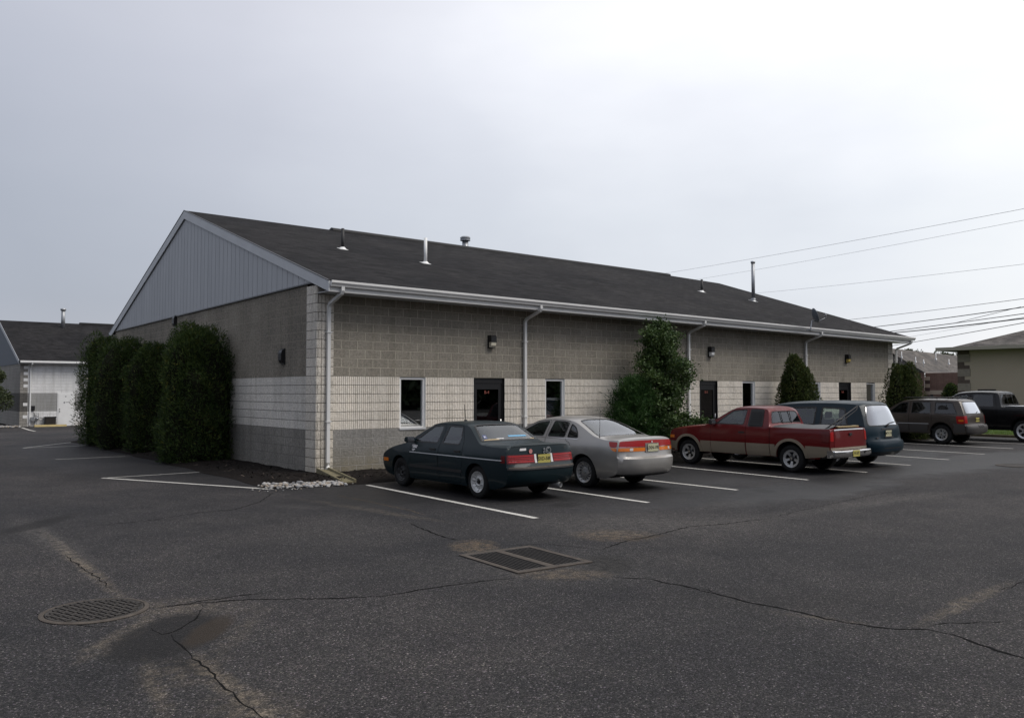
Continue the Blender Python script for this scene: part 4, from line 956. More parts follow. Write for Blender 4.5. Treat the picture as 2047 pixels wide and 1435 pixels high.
columnar((PL(1,-1.,1594,800)[0],-1.0,0), 3.05, .74, [(0,.9),(.2,1.05),(.4,.98),(.6,.82),(.8,.66),(.92,.45),(1,.12)], 26000, 21, M['arbor2'], 'cone-shaped reddish green cedar by the fourth downspout, behind the red pickup', G2, core=.5)
columnar((PL(1,-1.1,1806,800)[0],-1.1,0), 2.95, .92, [(0,1.),(.2,1.08),(.4,.9),(.6,.72),(.8,.5),(.92,.36),(1,.1)], 26000, 27, M['arbor2'], 'wide dark cedar hiding the far right corner of the block building', G2, core=.5)

def holly():
    t = thing('holly_tree', (PL(1,-1.,1318,800)[0],-1.0,0), 'tall ragged holly with layered branches against the front wall, top under the eave', 'tree')
    r = random.Random(5); H = 3.92; b = MB(); b.tube([(0,0,-.05),(.03,.02,1.2),(-.03,0,2.6),(.0,0,3.8)], [.085,.07,.045,.012], 8)
    tr = b.build('trunk', M['bark'], t); L_ = MB(); pts = []; nr = []
    for i in range(84):
        z = .25 + (H-.35)*(i/84)**.95; f = z/H
        reach = np.interp(f, [0,.15,.35,.5,.62,.72,.85,1.], [1.05,1.38,1.28,.9,1.12,.55,.62,.08])*r.uniform(.55,1.12)
        a = i*2.399 + r.uniform(-.4,.4)
        if 0 < math.sin(a) : reach *= .8
        dx, dy = math.cos(a), math.sin(a)*.8; zt = z + r.uniform(.0,.30)*reach + .05
        p0 = Vector((0,0,z)); p1 = Vector((dx*reach*.6, dy*reach*.6, z+.02)); p2 = Vector((dx*reach, dy*reach, zt))
        L_.tube([p0,p1,p2], [.018,.011,.004], 5, cap=False)
        n = int(150+470*reach)
        for k in range(n):
            s = r.random()**.55; c = p0.lerp(p1, s*2) if s < .5 else p1.lerp(p2, (s-.5)*2)
            sp = .05+.075*s
            if s < .25 and r.random() < .5: continue
            pts.append((c.x+r.gauss(0,sp), c.y+r.gauss(0,sp), c.z+r.gauss(0,sp*.65)+.02)); nr.append((dx*.5,dy*.5,.6))
    L_.build('branch', M['bark'], t, fix=False)
    leaf_mesh('foliage', np.array(pts), np.array(nr), .078, .046, M['holly'], t, seed=3)
holly()
def fir():
    t = thing('young_pine', (PL(1,-1.,1262,800)[0],-1.05,0), 'soft bright green feathery pine left of the tall holly', 'tree')
    r = random.Random(12); b = MB(); b.tube([(0,0,-.05),(0,0,1.5),(0,0,2.4)], [.06,.04,.01], 7); b.build('trunk', M['bark'], t)
    H = 2.2; L_ = MB(); pts = []; nr = []
    for i in range(150):
        f = (i/150)**.9; z = .15+(H-.2)*f; reach = np.interp(f, [0,.3,.6,.8,.93,1], [.90,.82,.66,.50,.34,.08])*r.uniform(.6,1.12); a = i*2.399+r.uniform(-.5,.5)
        dx, dy = math.cos(a), math.sin(a)*.8; p0, p1 = Vector((0,0,z)), Vector((dx*reach, dy*reach, z+.28*reach+.05)); L_.tube([p0,p1], [.012,.004], 4, cap=False)
        for k in range(int(60+230*reach)):
            s_ = r.random()**.5; c = p0.lerp(p1, s_); g = .05+.05*s_; pts.append((c.x+r.gauss(0,g), c.y+r.gauss(0,g), c.z+r.gauss(0,g*.8))); nr.append((dx*.8, dy*.8, .7))
    L_.build('branch', M['bark'], t, fix=False)
    leaf_mesh('foliage', np.array(pts), np.array(nr), .13, .016, M['fir'], t, up=.5, seed=9)
fir()
def round_tree(loc, H, rad, n, seed, label, group=None, name='far_tree', leaf=.45):
    t = thing(name, loc, label, 'tree', 0, group); r = np.random.default_rng(seed)
    b = MB(); b.tube([(0,0,-.3),(0,0,H*.5),(.2,0,H*.85)], [.035*H,.025*H,.01*H], 7); b.build('trunk', M['bark'], t)
    cs = []
    for i in range(16):
        f = r.uniform(.35,.95); k = rad*(1-abs(f-.6)*1.3); a = r.uniform(0,6.28); cs.append((k*math.cos(a)*r.uniform(.2,1), k*math.sin(a)*r.uniform(.2,1), f*H, rad*r.uniform(.25,.5)))
    C_s = np.array(cs); ix = r.integers(0, len(cs), n); d = r.normal(size=(n,3)); d /= np.linalg.norm(d,axis=1)[:,None]
    P = C_s[ix,:3] + d*(C_s[ix,3]*r.uniform(.6,1.05,n))[:,None]*np.array([1,1,.8])
    leaf_mesh('crown', P, d, leaf, leaf*.6, M['far_leaf'], t, seed=seed)
for i, (u, v, d, lb) in enumerate([(1810,698,170,'small treetop left above the brown roof'), (1826,700,175,'low treetop next to the leftmost one above the brown roof'),
    (1873,700,165,'distant tree under the tip of the tan building eave'), (1885,703,170,'second distant tree beneath the tan building eave'), (1898,705,160,'distant tree with a taller crown, just left of the tan building corner'),
    (1909,707,155,'distant tree touching the tan building corner')]):
    p = DEP(d, u, v); H = p[2]+.5; round_tree((p[0],p[1],-.5), H, 1.9+.3*(i%3), 1500, 40+i, lb, 'distant treetops behind the brick building', leaf=.4)
def left_shrub():
    p = G(6, 856, -.45); round_tree((p[0]-.8,p[1]+1.2,-.45), 4.1, 1.5, 9000, 77, 'dark shrub at the left edge, beside the pale building', name='shrub', leaf=.14)
    b = MB()
    for i in range(90):
        q = G(random.uniform(-20, 34), random.uniform(852.5,855), -.45); ico(b, (q[0]+random.uniform(-.2,.2), q[1], -.42), random.uniform(.05,.11), random.choice([0,0,1,2]), 2000+i)
    o = b.build('pebble_bed', [M['stone_w'], M['stone_b'], M['stone_g']], fix=False); tag(o, 'strip of pale pebbles at the foot of the far left building', 'pebbles', kind='stuff')
    b = MB(); b.add([G(-60,858,-.44),G(36,850,-.44),(1.1,60,-.44),(-12,60,-.44)], [(0,1,2,3)]); 
    pz = [tuple(p) for p in b.v]; b.v = [(p[0],p[1],-.438) for p in pz]; struct('mulch_bed', b, M['mulch'])
left_shrub()
def small_cone():
    p = DEP(100, 1901, 800); columnar((p[0],p[1],-.45), p[2]+.45+2.0, .8, PR, 2500, 61, M['arbor'], 'tiny pointed evergreen against the brick building', None, size=(.3,.12))
small_cone()
def lawn():
    b = MB(); b.add([(29.2,-14,.02),(75,-14,.02),(75,16,.02),(29.2,16,.02),(29.2,-14,-.02),(29.2,16,-.02)], [(0,1,2,3),(0,3,5,4)])
    struct('lawn', b, mat('turf', (.055,.095,.022), .95, var=.3, vscale=3))
    r = np.random.default_rng(2); n = 30000; P = np.stack([29.25+9*r.random(n)**1.5, r.uniform(-10,3,n), np.full(n,.02)], 1)
    o = leaf_mesh('grass', P, np.tile([0,0,3.], (n,1)), .09, .012, M['grassm'], None, up=2, seed=6); tag(o, 'bright green mown grass beyond the black pickup', 'grass', kind='stuff')
    k = MB(); k.box(29.05, 29.2, -14, 16, -.05, .10); struct('kerb', k, M['concrete'])
lawn()

def added_woods():
    """unseen tree belts added behind and left of the camera to darken reflections"""
    r = np.random.default_rng(8)
    for x0, y0, x1, y1, h, lb in ((-52,-50,-52,70,11.5,'added unseen tree belt west of the lot, darkens reflections'), (-52,-58,75,-58,9.5,'added unseen tree belt south of the lot, darkens reflections')):
        b = MB(); n = 60; vs = []; dx, dy = (x1-x0)/n, (y1-y0)/n; l = math.hypot(dx, dy); nx, ny = -dy/l, dx/l
        for i in range(n+1):
            hh = h*(.75+.18*math.sin(i*1.3)+.12*math.sin(i*2.9+1)); px_, py_ = x0+dx*i, y0+dy*i
            for s_, z in ((-2.5,-1),(-2.,hh*.8),(0,hh*.92),(2.,hh*.8),(2.5,-1)): vs.append((px_+nx*s_, py_+ny*s_, z))
        b.add(vs, [(i*5+k,(i+1)*5+k,(i+1)*5+k+1,i*5+k+1) for i in range(n) for k in range(4)], 0, True); o = b.build('added_woods', M['arbor_core'])
        tag(o, lb, 'added_woods', kind='stuff')  # belts put in out of view for dark reflections in paint and glass
        m = 16000; i = r.uniform(0, n, m); hh = h*(.75+.18*np.sin(i*1.3)+.12*np.sin(i*2.9+1)); z = hh*r.uniform(.02,1.05,m)**.8; s_ = r.normal(0,1,m)*1.2+r.choice([-2.2,2.2],m)*(1-.6*(z/hh))
        leaf_mesh('added_foliage', np.stack([x0+dx*i+nx*s_, y0+dy*i+ny*s_, z],1), np.tile([0,0,.5],(m,1)), 1.1, .7, M['far_leaf'], o, seed=3)
added_woods()
# ------------------------------------------------------------------ vehicles
def chaikin(pts, it=2, closed=False):
    P = [np.array(p, float) for p in pts]
    for _ in range(it):
        Q = [] if closed else [P[0]]
        for i in range(len(P) if closed else len(P)-1):
            a, b = P[i], P[(i+1) % len(P)]; Q += [a*.75+b*.25, a*.25+b*.75]
        if not closed: Q.append(P[-1])
        P = Q
    return P
def rnd(poly, r=.04, n=3):
    """round the corners of a closed 2-D outline"""
    P = [np.array(p[:2], float) for p in poly]; out = []; m = len(P)
    for i in range(m):
        a, b, c = P[i-1], P[i], P[(i+1) % m]; u, v = a-b, c-b; lu, lv = np.linalg.norm(u), np.linalg.norm(v)
        k = min(r, lu*.45, lv*.45); p, q = b+u/lu*k, b+v/lv*k
        for j in range(n+1): t = j/n; out.append((1-t)**2*p + 2*t*(1-t)*b + t*t*q)
    return out
def area(P): return .5*sum(P[i-1][0]*P[i][1]-P[i][0]*P[i-1][1] for i in range(len(P)))
def inset(poly, d):
    P = [np.array(p, float) for p in poly]; s = 1 if area(P) > 0 else -1; m = len(P); out = []
    for i in range(m):
        a, b, c = P[i-1], P[i], P[(i+1) % m]; e1, e2 = (b-a), (c-b)
        e1 = e1/max(np.linalg.norm(e1), 1e-9); e2 = e2/max(np.linalg.norm(e2), 1e-9)
        n = np.array([-e1[1]-e2[1], e1[0]+e2[0]])*s; l = np.linalg.norm(n)
        n = n/l if l > 1e-6 else np.array([-e1[1], e1[0]])*s
        k = 1/max(.5, abs(n[0]*-e1[1]*s + n[1]*e1[0]*s)); out.append(b+n*d*k)
    return out
def inpoly(p, poly):
    x, y = p; c = False; n = len(poly); j = n-1
    for i in range(n):
        xi, yi = poly[i]; xj, yj = poly[j]
        if (yi > y) != (yj > y) and x < (xj-xi)*(y-yi)/(yj-yi)+xi: c = not c
        j = i
    return c
def circ(cx, cz, r, n=36, a0=0, a1=2*math.pi): return [(cx+r*math.cos(a0+(a1-a0)*i/n), cz+r*math.sin(a0+(a1-a0)*i/n)) for i in range(n)]
def cdt(outer, holes, gx, gy):
    """triangulate an outline minus its holes, with inner grid points (gx, gy lists)"""
    def dens(l):
        o = []
        for i, p in enumerate(l):
            q = l[(i+1) % len(l)]; n = max(1, int(math.hypot(q[0]-p[0], q[1]-p[1])/.066))
            o += [(float(p[0]+(q[0]-p[0])*k/n), float(p[1]+(q[1]-p[1])*k/n)) for k in range(n)]
        return o
    loops = [dens(l) for l in [outer]+holes]
    V = []; E = []
    for l in loops:
        b = len(V); V += l; E += [(b+i, b+(i+1) % len(l)) for i in range(len(l))]
    B = np.array(V)
    x0, x1, y0, y1 = B[:,0].min(), B[:,0].max(), B[:,1].min(), B[:,1].max()
    for x in gx:
        if not x0 < x < x1: continue
        for y in gy:
            if not y0 < y < y1: continue
            if ((B[:,0]-x)**2+(B[:,1]-y)**2).min() < .00035: continue
            if not inpoly((x,y), loops[0]): continue
            V.append((x, y))
    r = delaunay_2d_cdt([Vector(v) for v in V], E, [], 0, 1e-6)
    vs = [tuple(v) for v in r[0]]; fs = []
    for f in r[2]:
        c = (sum(vs[i][0] for i in f)/len(f), sum(vs[i][1] for i in f)/len(f))
        if inpoly(c, loops[0]) and not any(inpoly(c, h) for h in loops[1:]): fs.append(tuple(f))
    used = sorted({i for f in fs for i in f}); mp = {k: j for j, k in enumerate(used)}
    return [vs[i] for i in used], [tuple(mp[i] for i in f) for f in fs]

QG = np.array(sorted([s_*q_ for q_ in (.1,.3,.42,.52,.60,.67,.74,.80,.85,.89,.925,.955,.98) for s_ in (-1,1)]))
class Car:
    def __init__(s, name, loc, heading, scale, label, cat, keys, W, T, arches, rocker, paint_, npow=3.2, it=3):
        s.t = thing(name, loc, label, cat, R(-90)+heading); s.t.scale = (scale,)*3
        s.W = W; s.T = T; s.arches = arches; s.rocker = rocker; s.paint = paint_; s.npow = npow
        P = chaikin(keys, it); Q = [P[0]]
        for a, b in zip(P[:-1], P[1:]):   # resample
            l = np.linalg.norm((b-a)[:2]); n = max(1, int(l/.06))
            for i in range(1, n+1): Q.append(a+(b-a)*i/n)
        s.P = np.array(Q); d = np.linalg.norm(np.diff(s.P[:,:2], axis=0), axis=1); s.tt = np.concatenate([[0], np.cumsum(d)])
        s.holes_side = []; s.holes_top = []; s.doors = []
    def Y(s, x, z):
        w_ = np.interp(z, [k[0] for k in s.W], [k[1] for k in s.W]); return w_*np.interp(x, [k[0] for k in s.T], [k[1] for k in s.T])
    def side(s, x, z, sg, off=0.): return (x, sg*(s.Y(x, z)+off), z)
    def top(s, t, q, off=0.):
        p = [np.interp(t, s.tt, s.P[:,i]) for i in range(4)]; g = abs(q)**s.npow
        x = p[0]*(1-g)+p[2]*g; z = p[1]*(1-g)+p[3]*g; y = q*s.Y(p[2], p[3])
        if off:
            e = .02; a = [np.interp(t-e, s.tt, s.P[:,i]) for i in range(2)]; b = [np.interp(t+e, s.tt, s.P[:,i]) for i in range(2)]
            n = np.array([-(b[1]-a[1]), b[0]-a[0]]); n = n/max(np.linalg.norm(n), 1e-9); x += n[0]*off; z += n[1]*off
        return (x, y, z)
    def t_at(s, x, z):
        d = (s.P[:,0]-x)**2+(s.P[:,1]-z)**2; return float(s.tt[int(d.argmin())])
    def t_z(s, z, rear=True):
        """place on the rear (or front) face at height z"""
        m = len(s.P)//2; rng = range(len(s.P)-1, m, -1) if rear else range(0, m)
        for i in rng:
            if s.P[i,1] >= z: return float(s.tt[i])
        return 0.
    def panel(s, name, mt, parent, outer, holes=(), dom='side', sg=-1, off=0., skirt=0., mb=None, grid=.09, build=True):
        gx = np.arange(-1, 16, grid); gy = np.arange(-1.2, 3, grid) if dom == 'side' else QG
        vs, fs = cdt(list(outer), [list(h) for h in holes], gx, gy)
        f = (lambda p, o: s.side(p[0], p[1], sg, o)) if dom == 'side' else (lambda p, o: s.top(p[0], p[1], o))
        V = [f(p, off) for p in vs]; b = mb or MB(); F = [x if (dom == 'side') == (sg < 0) or dom == 'top' else x[::-1] for x in fs]
        if dom == 'top': F = [x[::-1] for x in fs]
        if skirt:
            from collections import Counter
            ec = Counter(); 
            for x in F:
                for i in range(len(x)): a, c = x[i-1], x[i]; ec[(min(a,c),max(a,c))] += 1
            n0 = len(V); V2 = [f(p, off-skirt) for p in vs]; V = V+V2
            F = F + [(a, c, c+n0, a+n0) for (a, c), k in ec.items() if k == 1]
        b.add(V, F, 0, True)
        return b.build(name, mt, parent if parent is not None else s.t, angle=38) if build else b
    def rect(s, z0, z1, q0, q1, rear=True, r=.02):
        """patch outline on the rear or front face, in (t, q)"""
        a, b = s.t_z(z0, rear), s.t_z(z1, rear); return rnd([(a,q0),(b,q0),(b,q1),(a,q1)], r)
    def outline(s):
        up = [tuple(p) for p in s.P[:,2:4]]; x0, x1 = up[0][0], up[-1][0]
        bot = [(x, s.rocker) for x in np.linspace(x1, x0, 30)[1:-1]]; return up+bot
    def body(s, extra=()):
        b = MB(); O = s.outline()
        for sg in (-1, 1):
            holes = [circ(cx, cz_, r) for cx, cz_, r in s.arches] + [h for h in s.holes_side] + [d for d in s.doors]
            s.panel('body', None, None, O, holes, 'side', sg, mb=b, build=False)
            for cx, cz_, r in s.arches:   # arch lips turned inwards, then the dark well
                pts = [(cx+r*math.cos(a), cz_+r*math.sin(a)) for a in np.linspace(-.25, math.pi+.25, 30)]; pts = [p for p in pts if p[1] >= s.rocker-.001]
                vs = [s.side(p[0], p[1], sg) for p in pts] + [(p[0], sg*(s.Y(*p)-.05), p[1]) for p in pts]; n = len(pts)
                b.add(vs, [(i,i+1,n+i+1,n+i) for i in range(n-1)], 0, True)
        n = len(s.tt); T = s.tt[-1]
        outer = [(t, -1.) for t in s.tt] + [(T, q) for q in (-.93,-.8,-.55,-.2,.2,.55,.8,.93)] + [(t, 1.) for t in s.tt[::-1]] + [(0., q) for q in (.93,.8,.55,.2,-.2,-.55,-.8,-.93)]
        s.panel('body', None, None, outer, s.holes_top, 'top', mb=b, build=False)
        s.bodyo = b.build('body', M[s.paint], s.t, angle=33)
        u = MB(); xs = s.P[0,2]+.1, s.P[-1,2]-.1
        for cx, cz_, r in s.arches:
            for sg in (-1, 1):
                k = 20; rr = r+.03; vs = []
                for a in np.linspace(-.15, math.pi+.15, k): vs += [(cx+rr*math.cos(a), sg*(s.Y(cx, cz_)-.045), cz_+rr*math.sin(a)), (cx+rr*math.cos(a), sg*(s.Y(cx, cz_)-.34), cz_+rr*math.sin(a))]
                u.add(vs, [(2*i,2*i+1,2*i+3,2*i+2) for i in range(k-1)], 0, True)
                yy = sg*(s.Y(cx, cz_)-.34); u.add([(cx+rr*math.cos(a), yy, cz_+rr*math.sin(a)) for a in np.linspace(-.15, math.pi+.15, k)], [tuple(range(k))])
        a1, a2 = s.arches[0], s.arches[1]; yb = s.W[0][1]-.06
        u.box(a1[0]+a1[2]+.03, a2[0]-a2[2]-.03, -yb, yb, s.rocker+.02, s.rocker+.16)
        u.box(xs[0]+.1, a1[0]-a1[2]-.02, -yb+.1, yb-.1, s.rocker+.03, s.rocker+.12); u.box(a2[0]+a2[2]+.02, xs[1]-.05, -yb+.1, yb-.1, s.rocker+.05, s.rocker+.12)
        u.box(xs[0]+.3, xs[1]-.2, -.42, .42, s.rocker-.02, s.rocker+.1)
        u.build('underbody', M['black_matte'], s.t)
        return s.bodyo
    def window(s, poly, mt='c_glass', name='window', parent=None, dom='side', sides=(-1,1), trim=.022, r=.05, trim_mt='black_matte', tmo=.004, hole=True):
        out = rnd(poly, r)
        if dom == 'side':
            for sg in sides:
                g = s.panel(name, M[mt], parent[sg] if isinstance(parent, dict) else parent, out, (), 'side', sg, off=-.006)
                if trim: s.panel('window_seal', M[trim_mt], g, out, [inset(out, trim)], 'side', sg, off=tmo)
        else:
            g = s.panel(name, M[mt], parent, out, (), 'top', off=-.006)
            if trim:
                inn = [(p[0], p[1]) for p in out]; c = np.mean(np.array(inn), 0)
                inn = [(c[0]+(p[0]-c[0])*(1-trim/max(.1, np.ptp(np.array(out)[:,0])/2)), c[1]+(p[1]-c[1])*(1-trim*1.6)) for p in inn]
                s.panel('window_seal', M[trim_mt], g, out, [inn], 'top', off=tmo)
        return out
    def door(s, poly, wins, handle=None, mt=None, hm='black_matte', wmt='c_glass', seal='black_matte', r=.06, sides=(-1,1), trim=.022):
        O = rnd(poly, r); s.doors.append(O); inn = inset(O, .007)
        for sg in sides:
            W_ = [rnd(w_, .05) for w_ in wins]
            d = s.panel('door', M[mt or s.paint], s.t, inn, W_, 'side', sg, off=.001)
            # dark jamb strip behind the shut line
            s.panel('door_gap', M['void'], d, inset(O, -.01), [inset(O, .02)], 'side', sg, off=-.012)
            for w_ in wins: s.window(w_, wmt, 'window', d, sides=(sg,), trim=trim, trim_mt=seal)
            if handle:
                x, z = handle; y = s.Y(x, z); b = MB(); b.box(x-.085, x+.085, min(sg*(y-.02), sg*(y+.022)), max(sg*(y-.02), sg*(y+.022)), z-.018, z+.018); b.build('door_handle', M[hm], d)
    def wheel(s, x, sg, r, wd, style, rim_mt, ycen=None, rimr=None):
        y = sg*((ycen or s.Y(x, r))-.0); yo = y - sg*.035    # outer face
        rimr = rimr or r*.60
        b = MB(); c = (x, yo, r); S = -sg
        b.lathe([(rimr*.2, .09*S),(rimr*.96, .09*S),(rimr*.96, (wd-.02)*S),(rimr*.2,(wd-.02)*S)], c, 'y', 28); b.lathe([(.0,.04*S),(.07,.04*S),(.07,.09*S)], c, 'y', 14)
        w_ = b.build('wheel', M['black_matte'], s.t)
        b = MB(); pr = [(rimr*1.0,.012),(rimr*1.05,.004),(r*.80,-.004),(r*.93,.004),(r*.985,.022),(r,.045),(r,wd-.045),(r*.985,wd-.02),(r*.93,wd-.003),(rimr,wd)]
        b.lathe([(a, h*S) for a, h in pr], c, 'y', 44); b.build('tyre', M['rubber'], w_)
        # rim face: outline with holes cut, dished
        R_ = rimr; holes = []
        def wedge(a, w0, w1, r0, r1, skew=0):
            return rnd([(R_*r0*math.cos(a-w0), R_*r0*math.sin(a-w0)), (R_*r1*math.cos(a-w1+skew), R_*r1*math.sin(a-w1+skew)), (R_*r1*math.cos(a+w1+skew), R_*r1*math.sin(a+w1+skew)), (R_*r0*math.cos(a+w0), R_*r0*math.sin(a+w0))], .02)
        dish = .03
        if style == 'steel':
            for k in range(16): a = 2*math.pi*k/16; holes.append(circ(R_*.70*math.cos(a), R_*.70*math.sin(a), R_*.065, 10))
            dep = lambda q: .012 if q > .88 else .055 if q > .8 else .045-.03*(q < .5)+ .02*(q < .3)
        elif style == 'vanes':
            for k in range(14): a = 2*math.pi*k/14; holes.append(wedge(a, .12, .085, .48, .86, .38))
            dep = lambda q: .010 + .02*(q < .9) - .012*(q < .45)
        elif style == 'five':
            for k in range(5): a = 2*math.pi*k/5+.3; holes.append(wedge(a, .30, .40, .34, .84))
            dep = lambda q: .006+.05*max(0, .92-q) if q < .92 else .004
        elif style == 'slot5':
            for k in range(5):
                a = 2*math.pi*k/5+.5; holes.append(wedge(a, .26, .22, .42, .80)); a += math.pi/5; holes.append(circ(R_*.62*math.cos(a), R_*.62*math.sin(a), R_*.10, 12))
            dep = lambda q: .018 if q < .92 else .004
        else:  # six broad spokes
            for k in range(6): a = 2*math.pi*k/6; holes.append(wedge(a, .26, .33, .34, .86))
            dep = lambda q: .012 if q < .92 else .0
        g = np.linspace(-R_, R_, 17); vs, fs = cdt(circ(0,0,R_,48), [circ(0,0,R_*.13,14)]+holes if style != 'vanes' else holes, g, g)
        b = MB(); V = []
        for px, pz in vs: q = math.hypot(px, pz)/R_; V.append((x+px, yo+S*(dep(q)+.006), r+pz))
        n0 = len(V); V += [(v[0], v[1]+S*.03, v[2]) for v in V]
        from collections import Counter
        ec = Counter()
        for f in fs:
            for i in range(3): a_, c_ = f[i-1], f[i]; ec[(min(a_,c_),max(a_,c_))] += 1
        b.add(V, list(fs)+[(a_,c_,c_+n0,a_+n0) for (a_,c_), k in ec.items() if k == 1], 0, False)
        b.lathe([(R_*.97,.02*S),(R_*1.0,.002*S),(R_*1.055,-.004*S),(R_*1.055,.02*S)], c, 'y', 40)
        b.build('rim', M[rim_mt], w_, angle=35)
        b = MB(); b.lathe([(R_*.17,.03*S),(R_*.16,.004*S),(0,.0)], c, 'y', 16); b.build('hub_cap', M['chrome' if style in ('slot5','six','five') else 'black_matte' if style == 'steel' else rim_mt], w_, angle=35)
    def seats(s, xs, z, mt='seatm', w_=.50, yc=.36, hz=.62, bench=None, head=True):
        def one(x, y, wd):
            b = MB()
            def rb(x0,x1,y0,y1,z0,z1,tilt=0):
                P = rnd([(x0,z0),(x1,z0),(x1+tilt,z1),(x0+tilt,z1)], .05, 3); n = len(P)
                b.add([(p[0],yy,p[1]) for yy in (y0,y0+.03,y1-.03,y1) for p in (P,) for p in (P if yy in (y0+.03,y1-.03) else inset(P,.03))], [(k*n+i,k*n+(i+1)%n,(k+1)*n+(i+1)%n,(k+1)*n+i) for k in range(3) for i in range(n)]+[tuple(range(n)), tuple(range(3*n,4*n))], 0, False)
            rb(x, x+.5, y-wd/2, y+wd/2, z, z+.16); rb(x+.42, x+.56, y-wd/2, y+wd/2, z+.05, z+hz, .13)
            if head:
                for yy in ([y] if wd < .8 else [y-.34, y+.34]): rb(x+.56, x+.66, yy-.13, yy+.13, z+hz+.02, z+hz+.20, .02)
            b.build('seat', M[mt], s.t, angle=35)
        for x in xs:
            for sg in (-1, 1): one(x, sg*yc, w_)
        for x in (bench or []): one(x, 0, 1.15)
    def cabin(s, x0, x1, zf, zb, wy, sw=(None,)):
        b = MB(); b.box(x0, x1, -wy, wy, zf-.05, zf); b.prism([(x0-.1,zf),(x0+.25,zf),(x0+.30,zb-.02),(x0+.12,zb+.03),(x0-.1,zb)], 1, -wy+.03, wy-.03); b.build('dashboard', M['black_matte'], s.t)
        b = MB(); c = Vector((x0+.48, -.37, zb-.03)); ax = Vector((.9,0,.44)).normalized(); v = ax.cross(Vector((0,1,0))).normalized()
        pts = [c + Vector((0,1,0))*.19*math.cos(a) + v*.19*math.sin(a) for a in np.linspace(0, 2*math.pi, 25)]; b.tube(pts, .014, 6, cap=False); b.tube([c, c-ax*.25], .03, 6)
        b.box(c.x-.01,c.x+.01,c.y-.17,c.y+.17,c.z-.02,c.z+.02); b.build('steering_wheel', M['black_matte'], s.t)
    def mirror(s, x, z, mt, sz=(.10,.19,.13)):
        for sg in (-1, 1):
            y = s.Y(x, z); a, b_ = sorted((sg*(y+.05), sg*(y+.05+sz[1]))); b = MB()
            P = rnd([(x-sz[0],z-sz[2]/2+.02),(x+.03,z-sz[2]/2),(x+.03,z+sz[2]/2),(x-sz[0]*.7,z+sz[2]/2-.01)], .03); n = len(P)
            ys = (a, a+.02, b_-.02, b_); V = [(p[0], yy, p[1]) for k, yy in enumerate(ys) for p in (P if k in (1,2) else inset(P,.015))]
            b.add(V, [(k*n+i,k*n+(i+1)%n,(k+1)*n+(i+1)%n,(k+1)*n+i) for k in range(3) for i in range(n)]+[tuple(range(n)), tuple(range(3*n,4*n))])
            b.prism([(x-.05,z-.045),(x+.02,z-.045),(x+.02,z+.02),(x-.04,z+.02)], 1, min(sg*(y-.03), sg*(y+.06)), max(sg*(y-.03), sg*(y+.06)))
            o = b.build('side_mirror', M[mt], s.t, angle=35)
            b = MB(); b.box(x+.031,x+.034,a+.015,b_-.015,z-sz[2]/2+.012,z+sz[2]/2-.012); b.build('mirror_glass', M['chrome'], o)
    def plate(s, x, z, txt, mt='plate_y', y=0., tilt=0.):
        b = MB(); b.box(x, x+.008, y-.152, y+.152, z-.076, z+.076); o = b.build('licence_plate', M[mt], s.t)
        text_mesh(txt, .088, M['ink'], 'plate_number', o, (x+.0095, y, z-.002), (R(90),0,R(90)), .0005, sx=.95, extra=.002); return o

